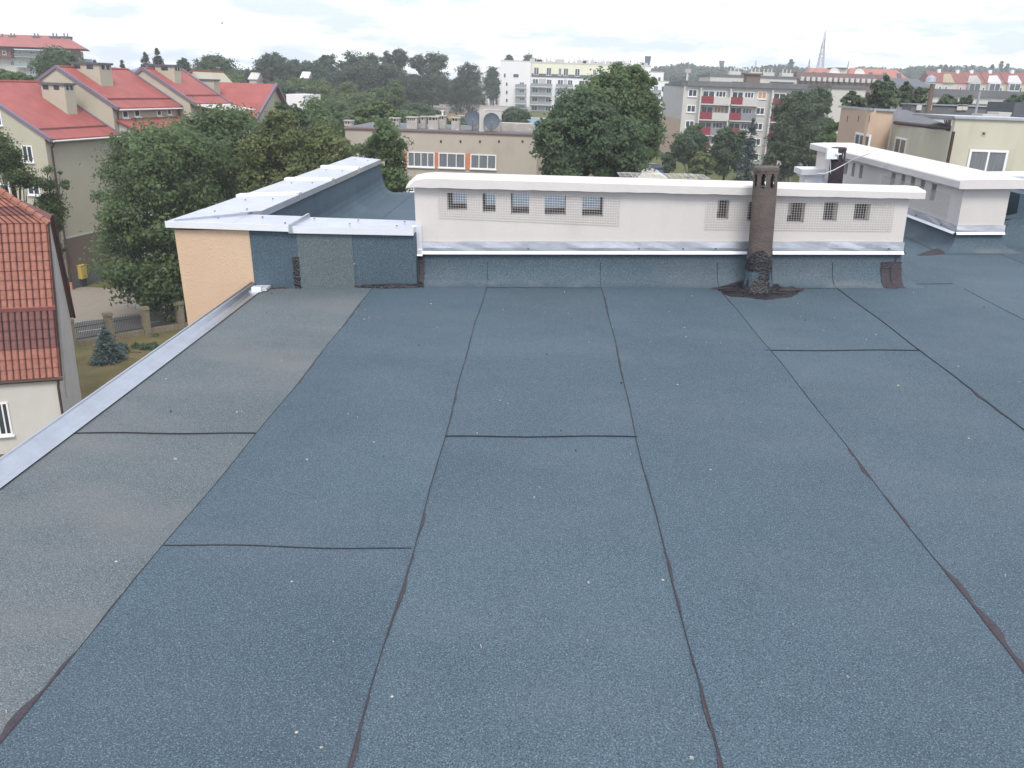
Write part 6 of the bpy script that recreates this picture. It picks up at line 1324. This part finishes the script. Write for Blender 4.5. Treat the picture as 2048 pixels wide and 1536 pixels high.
LOW = [(470, 168, 60, 190, 150, 'leaf_light'), (560, 165, 60, 200, 150, 'leaf_dark'), (600, 158, 60, 200, 160, 'leaf_light'), (640, 163, 60, 215, 155, 'leaf_light'), (690, 168, 56, 225, 150, 'leaf'), (660, 195, 80, 245, 135, 'leaf'), (610, 205, 60, 250, 130, 'leaf'), (730, 185, 60, 235, 145, 'leaf_light'), (745, 205, 70, 255, 135, 'leaf'), (790, 165, 34, 220, 150, 'leaf_light'), (765, 178, 50, 230, 150, 'leaf_light'), (835, 210, 70, 240, 145, 'leaf_dark'), (810, 225, 60, 260, 120, 'leaf'), (700, 230, 70, 265, 115, 'leaf'), (525, 180, 50, 210, 140, 'leaf_dark'), (1030, 218, 60, 250, 150, 'leaf_dark'), (925, 240, 70, 262, 110, 'leaf'), (870, 225, 50, 262, 125, 'leaf_dark'), (30, 130, 0, 0, 0, '')]
pos = ['light green bush nearest the small shed', 'dark bush under the small white roof', 'pale willow bush at the back of the thicket', 'wide pale willow bush in the middle of the thicket', 'fresh green bush left of the gap', 'large green bush above the beige block, left part', 'green bush behind the cream end gable', 'pale bush in the centre of the thicket', 'green bush right behind the yellow-green treetop', 'upright pale poplar-like bush', 'pale bush left of the upright one', 'dark bush at the edge of the building site', 'bush just behind the left roof chimneys', 'bush low over the left end of the beige roof', 'dark low bush behind the white flat-roofed house', 'dark scrub in front of the new white block', 'bush between the dish and the roof chimneys', 'dark scrub on the bank left of the sand']
for k, (px, pt, w, pb, D, m_) in enumerate(LOW[:-1]):
    tree('bush', pos[k], grd(px, D), [ell(px-w/2, pt, px+w/2, pb, D), ell(px-w*.3, pt-3, px+w*.2, pb-5, D)], 9000, .19, m_, 'bush', nclump=130, seed=200+k, limbs=4, group=None)
for k, (px0, py0, px1, py1, D, m_, lab) in enumerate([(78, 98, 150, 165, 130, 'leaf_dark', 'dark round tree in front of the hillside block'), (-10, 140, 28, 172, 95, 'leaf', 'green bush at the left edge under the hillside block'), (15, 148, 70, 172, 92, 'leaf', 'low green bush under the balconies of the hillside block'), (358, 118, 378, 150, 170, 'leaf_far', 'small dark treetop right of the third chimney')]):
    tree('tree' if k != 2 else 'bush', lab, grd((px0+px1)/2, D), [ell(px0, py0, px1, py1, D), ell(px0+8, py0+15, px1+8, py1+10, D)], 12000 if k == 0 else 5000, .2, m_, 'tree', nclump=140, seed=300+k)
# far woods as one mass each
def woods(name, label, sky, D0, D1, n, seed, dens, leaf=.9, con=.3, m='leaf_far', hmin=10, hmax=18):
    r = np.random.default_rng(seed); P, Nn, TI = [], [], []; xs = [s[0] for s in sky]; ys = [s[1] for s in sky]
    for k in range(n):
        px = r.uniform(xs[0], xs[-1]); u = r.random(); D = D0+(D1-D0)*u; top = at(px, np.interp(px, xs, ys)+abs(r.normal())*3.0*(1.5-u), D); zg = gz(top[0], D); z1 = top[2]; hh = r.uniform(hmin, hmax); z0 = max(zg-2, z1-hh) if True else zg; hh = max(4, z1-z0)
        q = dens; c = r.random() < con; w = (2.0 if c else r.uniform(3.2, 5.2)); v = r.normal(size=(q, 3)); v /= np.linalg.norm(v, axis=1)[:, None]; s = r.random(q)**.4
        if c: hz_ = r.random(q)**.7; p = np.stack([top[0]+v[:, 0]*w*hz_, D+v[:, 1]*w*hz_, z1-hz_*hh], 1)
        else: p = np.array([top[0], D, z1-hh*.42])+v*s[:, None]*[w, w, hh*.42]; p[:, 0] += r.normal(size=q)*.5
        P.append(p); nn = v*.6+[0, 0, .5]+r.normal(size=(q, 3))*.5; Nn.append(nn/np.linalg.norm(nn, axis=1)[:, None]); TI.append(np.full(q, r.random()*.7)+.3*r.random(q))
    P = np.concatenate(P); o = leafmesh(name, P, np.concatenate(Nn), leaf*(.6+.8*r.random(len(P))), np.concatenate(TI), m, None); tag(o, label, 'woodland', kind='stuff')
SK = [(1290, 137), (1345, 128), (1375, 124), (1400, 130), (1440, 132), (1480, 134), (1520, 132), (1545, 128), (1580, 127), (1600, 134), (1640, 137), (1680, 138), (1720, 133), (1760, 133), (1800, 136), (1830, 132), (1860, 130), (1900, 132), (1950, 129), (1990, 133), (2030, 135), (2070, 137)]
woods('forest', 'dark mixed forest along the right skyline', SK, 560, 700, 620, 51, 150, 1.0)
woods('forest', 'distant wooded ridge on the left skyline', [(-40, 140), (200, 134), (290, 136), (400, 136), (520, 142), (640, 145), (800, 150), (960, 158), (1010, 160)], 900, 1100, 330, 52, 90, 1.6, .2, hmin=10, hmax=20)
woods('woodland', 'belt of trees beyond the thicket and the building site', [(380, 152), (470, 150), (560, 145), (700, 145), (760, 150), (840, 158), (900, 160), (960, 168)], 250, 330, 150, 53, 150, .7, .05, hmin=8, hmax=14)
woods('woodland', 'trees between the cream block and the forest on the right', [(1300, 152), (1400, 148), (1500, 150), (1640, 158), (1700, 165), (1860, 172), (2070, 178)], 340, 420, 150, 54, 120, .8, .1, hmin=8, hmax=14)
# tall thin trees sticking out of the skyline at right
for k, (px, pt, w) in enumerate([(1880, 128, 8), (1891, 126, 9), (1902, 127, 6), (1984, 126, 9), (2002, 122, 10), (2014, 124, 10), (1582, 119, 12)]):
    tree('tall_tree', ['first thin tree above the right skyline, leftmost of the near three', 'second thin tree above the right skyline', 'third thin pointed tree above the right skyline', 'ragged tree left of the two leaning ones on the skyline', 'taller of the two leaning ragged trees on the right skyline', 'rightmost leaning ragged tree on the skyline', 'single round-topped tree above the forest left of the lattice mast'][k], grd(px, 550), [ell(px-w/2, pt, px+w/2, pt+22, 550)], 700, .8, 'leaf_far', nclump=16, seed=400+k, hollow=.1, limbs=6)
# ================================================================== SKY, LIGHT, VIEW
SUN_EL, SUN_AZ = 52, 8          # degrees; azimuth of the sun measured from behind the camera towards the right
w = bpy.data.worlds.new('World'); sc.world = w; w.use_nodes = True; nt = w.node_tree; L = nt.links
bg = nt.nodes['Background']; bg.inputs[1].default_value = SKYS
sky = nt.nodes.new('ShaderNodeTexSky'); sky.sky_type = 'NISHITA'; sky.sun_disc = False; sky.sun_elevation = math.radians(SUN_EL)
sdir = np.array([math.sin(math.radians(SUN_AZ))*math.cos(math.radians(SUN_EL)), -math.cos(math.radians(SUN_AZ))*math.cos(math.radians(SUN_EL)), math.sin(math.radians(SUN_EL))])
sky.sun_rotation = math.atan2(sdir[0], sdir[1]); sky.air_density = 1.0; sky.dust_density = 3.0; sky.ozone_density = 1.0
tc = nt.nodes.new('ShaderNodeTexCoord'); sep = nt.nodes.new('ShaderNodeSeparateXYZ'); L.new(tc.outputs['Generated'], sep.inputs[0])
def mth(op, a, b=None, cl=False):
    n = nt.nodes.new('ShaderNodeMath'); n.operation = op; n.use_clamp = cl
    for i, v in enumerate((a, b)):
        if v is None: continue
        if isinstance(v, (int, float)): n.inputs[i].default_value = v
        else: L.new(v, n.inputs[i])
    return n.outputs[0]
zz_ = mth('ADD', mth('MAXIMUM', sep.outputs[2], 0.), .10); cmb = nt.nodes.new('ShaderNodeCombineXYZ')
L.new(mth('DIVIDE', sep.outputs[0], zz_), cmb.inputs[0]); L.new(mth('DIVIDE', sep.outputs[1], zz_), cmb.inputs[1])
def cn(scale, det, loc, sc3=(1, 1, 1)):
    mp = nt.nodes.new('ShaderNodeMapping'); mp.inputs['Location'].default_value = loc; mp.inputs['Scale'].default_value = (8, 8, 36); L.new(tc.outputs['Generated'], mp.inputs[0])
    n = nt.nodes.new('ShaderNodeTexNoise'); n.inputs['Scale'].default_value = scale; n.inputs['Detail'].default_value = det; n.inputs['Roughness'].default_value = .58; L.new(mp.outputs[0], n.inputs['Vector']); return n.outputs[0]
c1 = cn(1., 7, (3.1, 1.7, 0)); mr_ = nt.nodes.new('ShaderNodeMapRange'); mr_.interpolation_type = 'SMOOTHSTEP'; mr_.inputs[1].default_value = .40; mr_.inputs[2].default_value = .58; L.new(c1, mr_.inputs[0])
c2 = cn(2.4, 6, (7.3, .4, 2)); mr2 = nt.nodes.new('ShaderNodeMapRange'); mr2.inputs[1].default_value = .3; mr2.inputs[2].default_value = .7; mr2.inputs[3].default_value = .92; mr2.inputs[4].default_value = 1.05; L.new(c2, mr2.inputs[0])
hsv = nt.nodes.new('ShaderNodeHueSaturation'); hsv.inputs['Saturation'].default_value = .55; hsv.inputs['Value'].default_value = 1.0; L.new(sky.outputs[0], hsv.inputs['Color'])
thin = nt.nodes.new('ShaderNodeMix'); thin.data_type = 'RGBA'; thin.inputs[0].default_value = .75; thin.inputs[7].default_value = (CLB*.60, CLB*.69, CLB*.92, 1); L.new(hsv.outputs[0], thin.inputs[6])
cl = nt.nodes.new('ShaderNodeMix'); cl.data_type = 'RGBA'; cl.blend_type = 'MULTIPLY'; cl.inputs[0].default_value = 1; cl.inputs[6].default_value = (CLB, CLB, CLB*1.005, 1); L.new(mr2.outputs[0], cl.inputs[7])
mx = nt.nodes.new('ShaderNodeMix'); mx.data_type = 'RGBA'; L.new(mth('MULTIPLY', mr_.outputs[0], .92), mx.inputs[0]); L.new(thin.outputs[2], mx.inputs[6]); L.new(cl.outputs[2], mx.inputs[7])
L.new(mx.outputs[2], bg.inputs[0])
sd = bpy.data.lights.new('sun', 'SUN'); sd.energy = SUNS; sd.angle = math.radians(22); sd.color = (1, .96, .90); so = bpy.data.objects.new('sun', sd); COL.objects.link(so)
so.rotation_euler = Vector(tuple(sdir)).to_track_quat('Z', 'Y').to_euler(); so.location = (0, -5, 30)
if HAZE > 0:
    mb = MB(); mb.box(-1450, 1450, -70, 1450, -18, 75); o = struct('haze', mb, 'car_white', kind='stuff'); m = bpy.data.materials.new('haze'); m.use_nodes = True; n_ = m.node_tree; n_.nodes.remove(n_.nodes['Principled BSDF'])
    v = n_.nodes.new('ShaderNodeVolumePrincipled'); v.inputs['Density'].default_value = HAZE; v.inputs['Color'].default_value = (.90, .94, 1, 1); v.inputs['Anisotropy'].default_value = .2
    n_.links.new(v.outputs[0], n_.nodes['Material Output'].inputs['Volume']); o.data.materials.clear(); o.data.materials.append(m)
sc.view_settings.view_transform = 'Standard'; sc.view_settings.look = 'None'; sc.view_settings.gamma = 1; sc.view_settings.use_curve_mapping = False
sc.view_settings.exposure = EXPO
sc.cycles.max_bounces = 6; sc.cycles.transparent_max_bounces = 6; sc.cycles.volume_bounces = 1
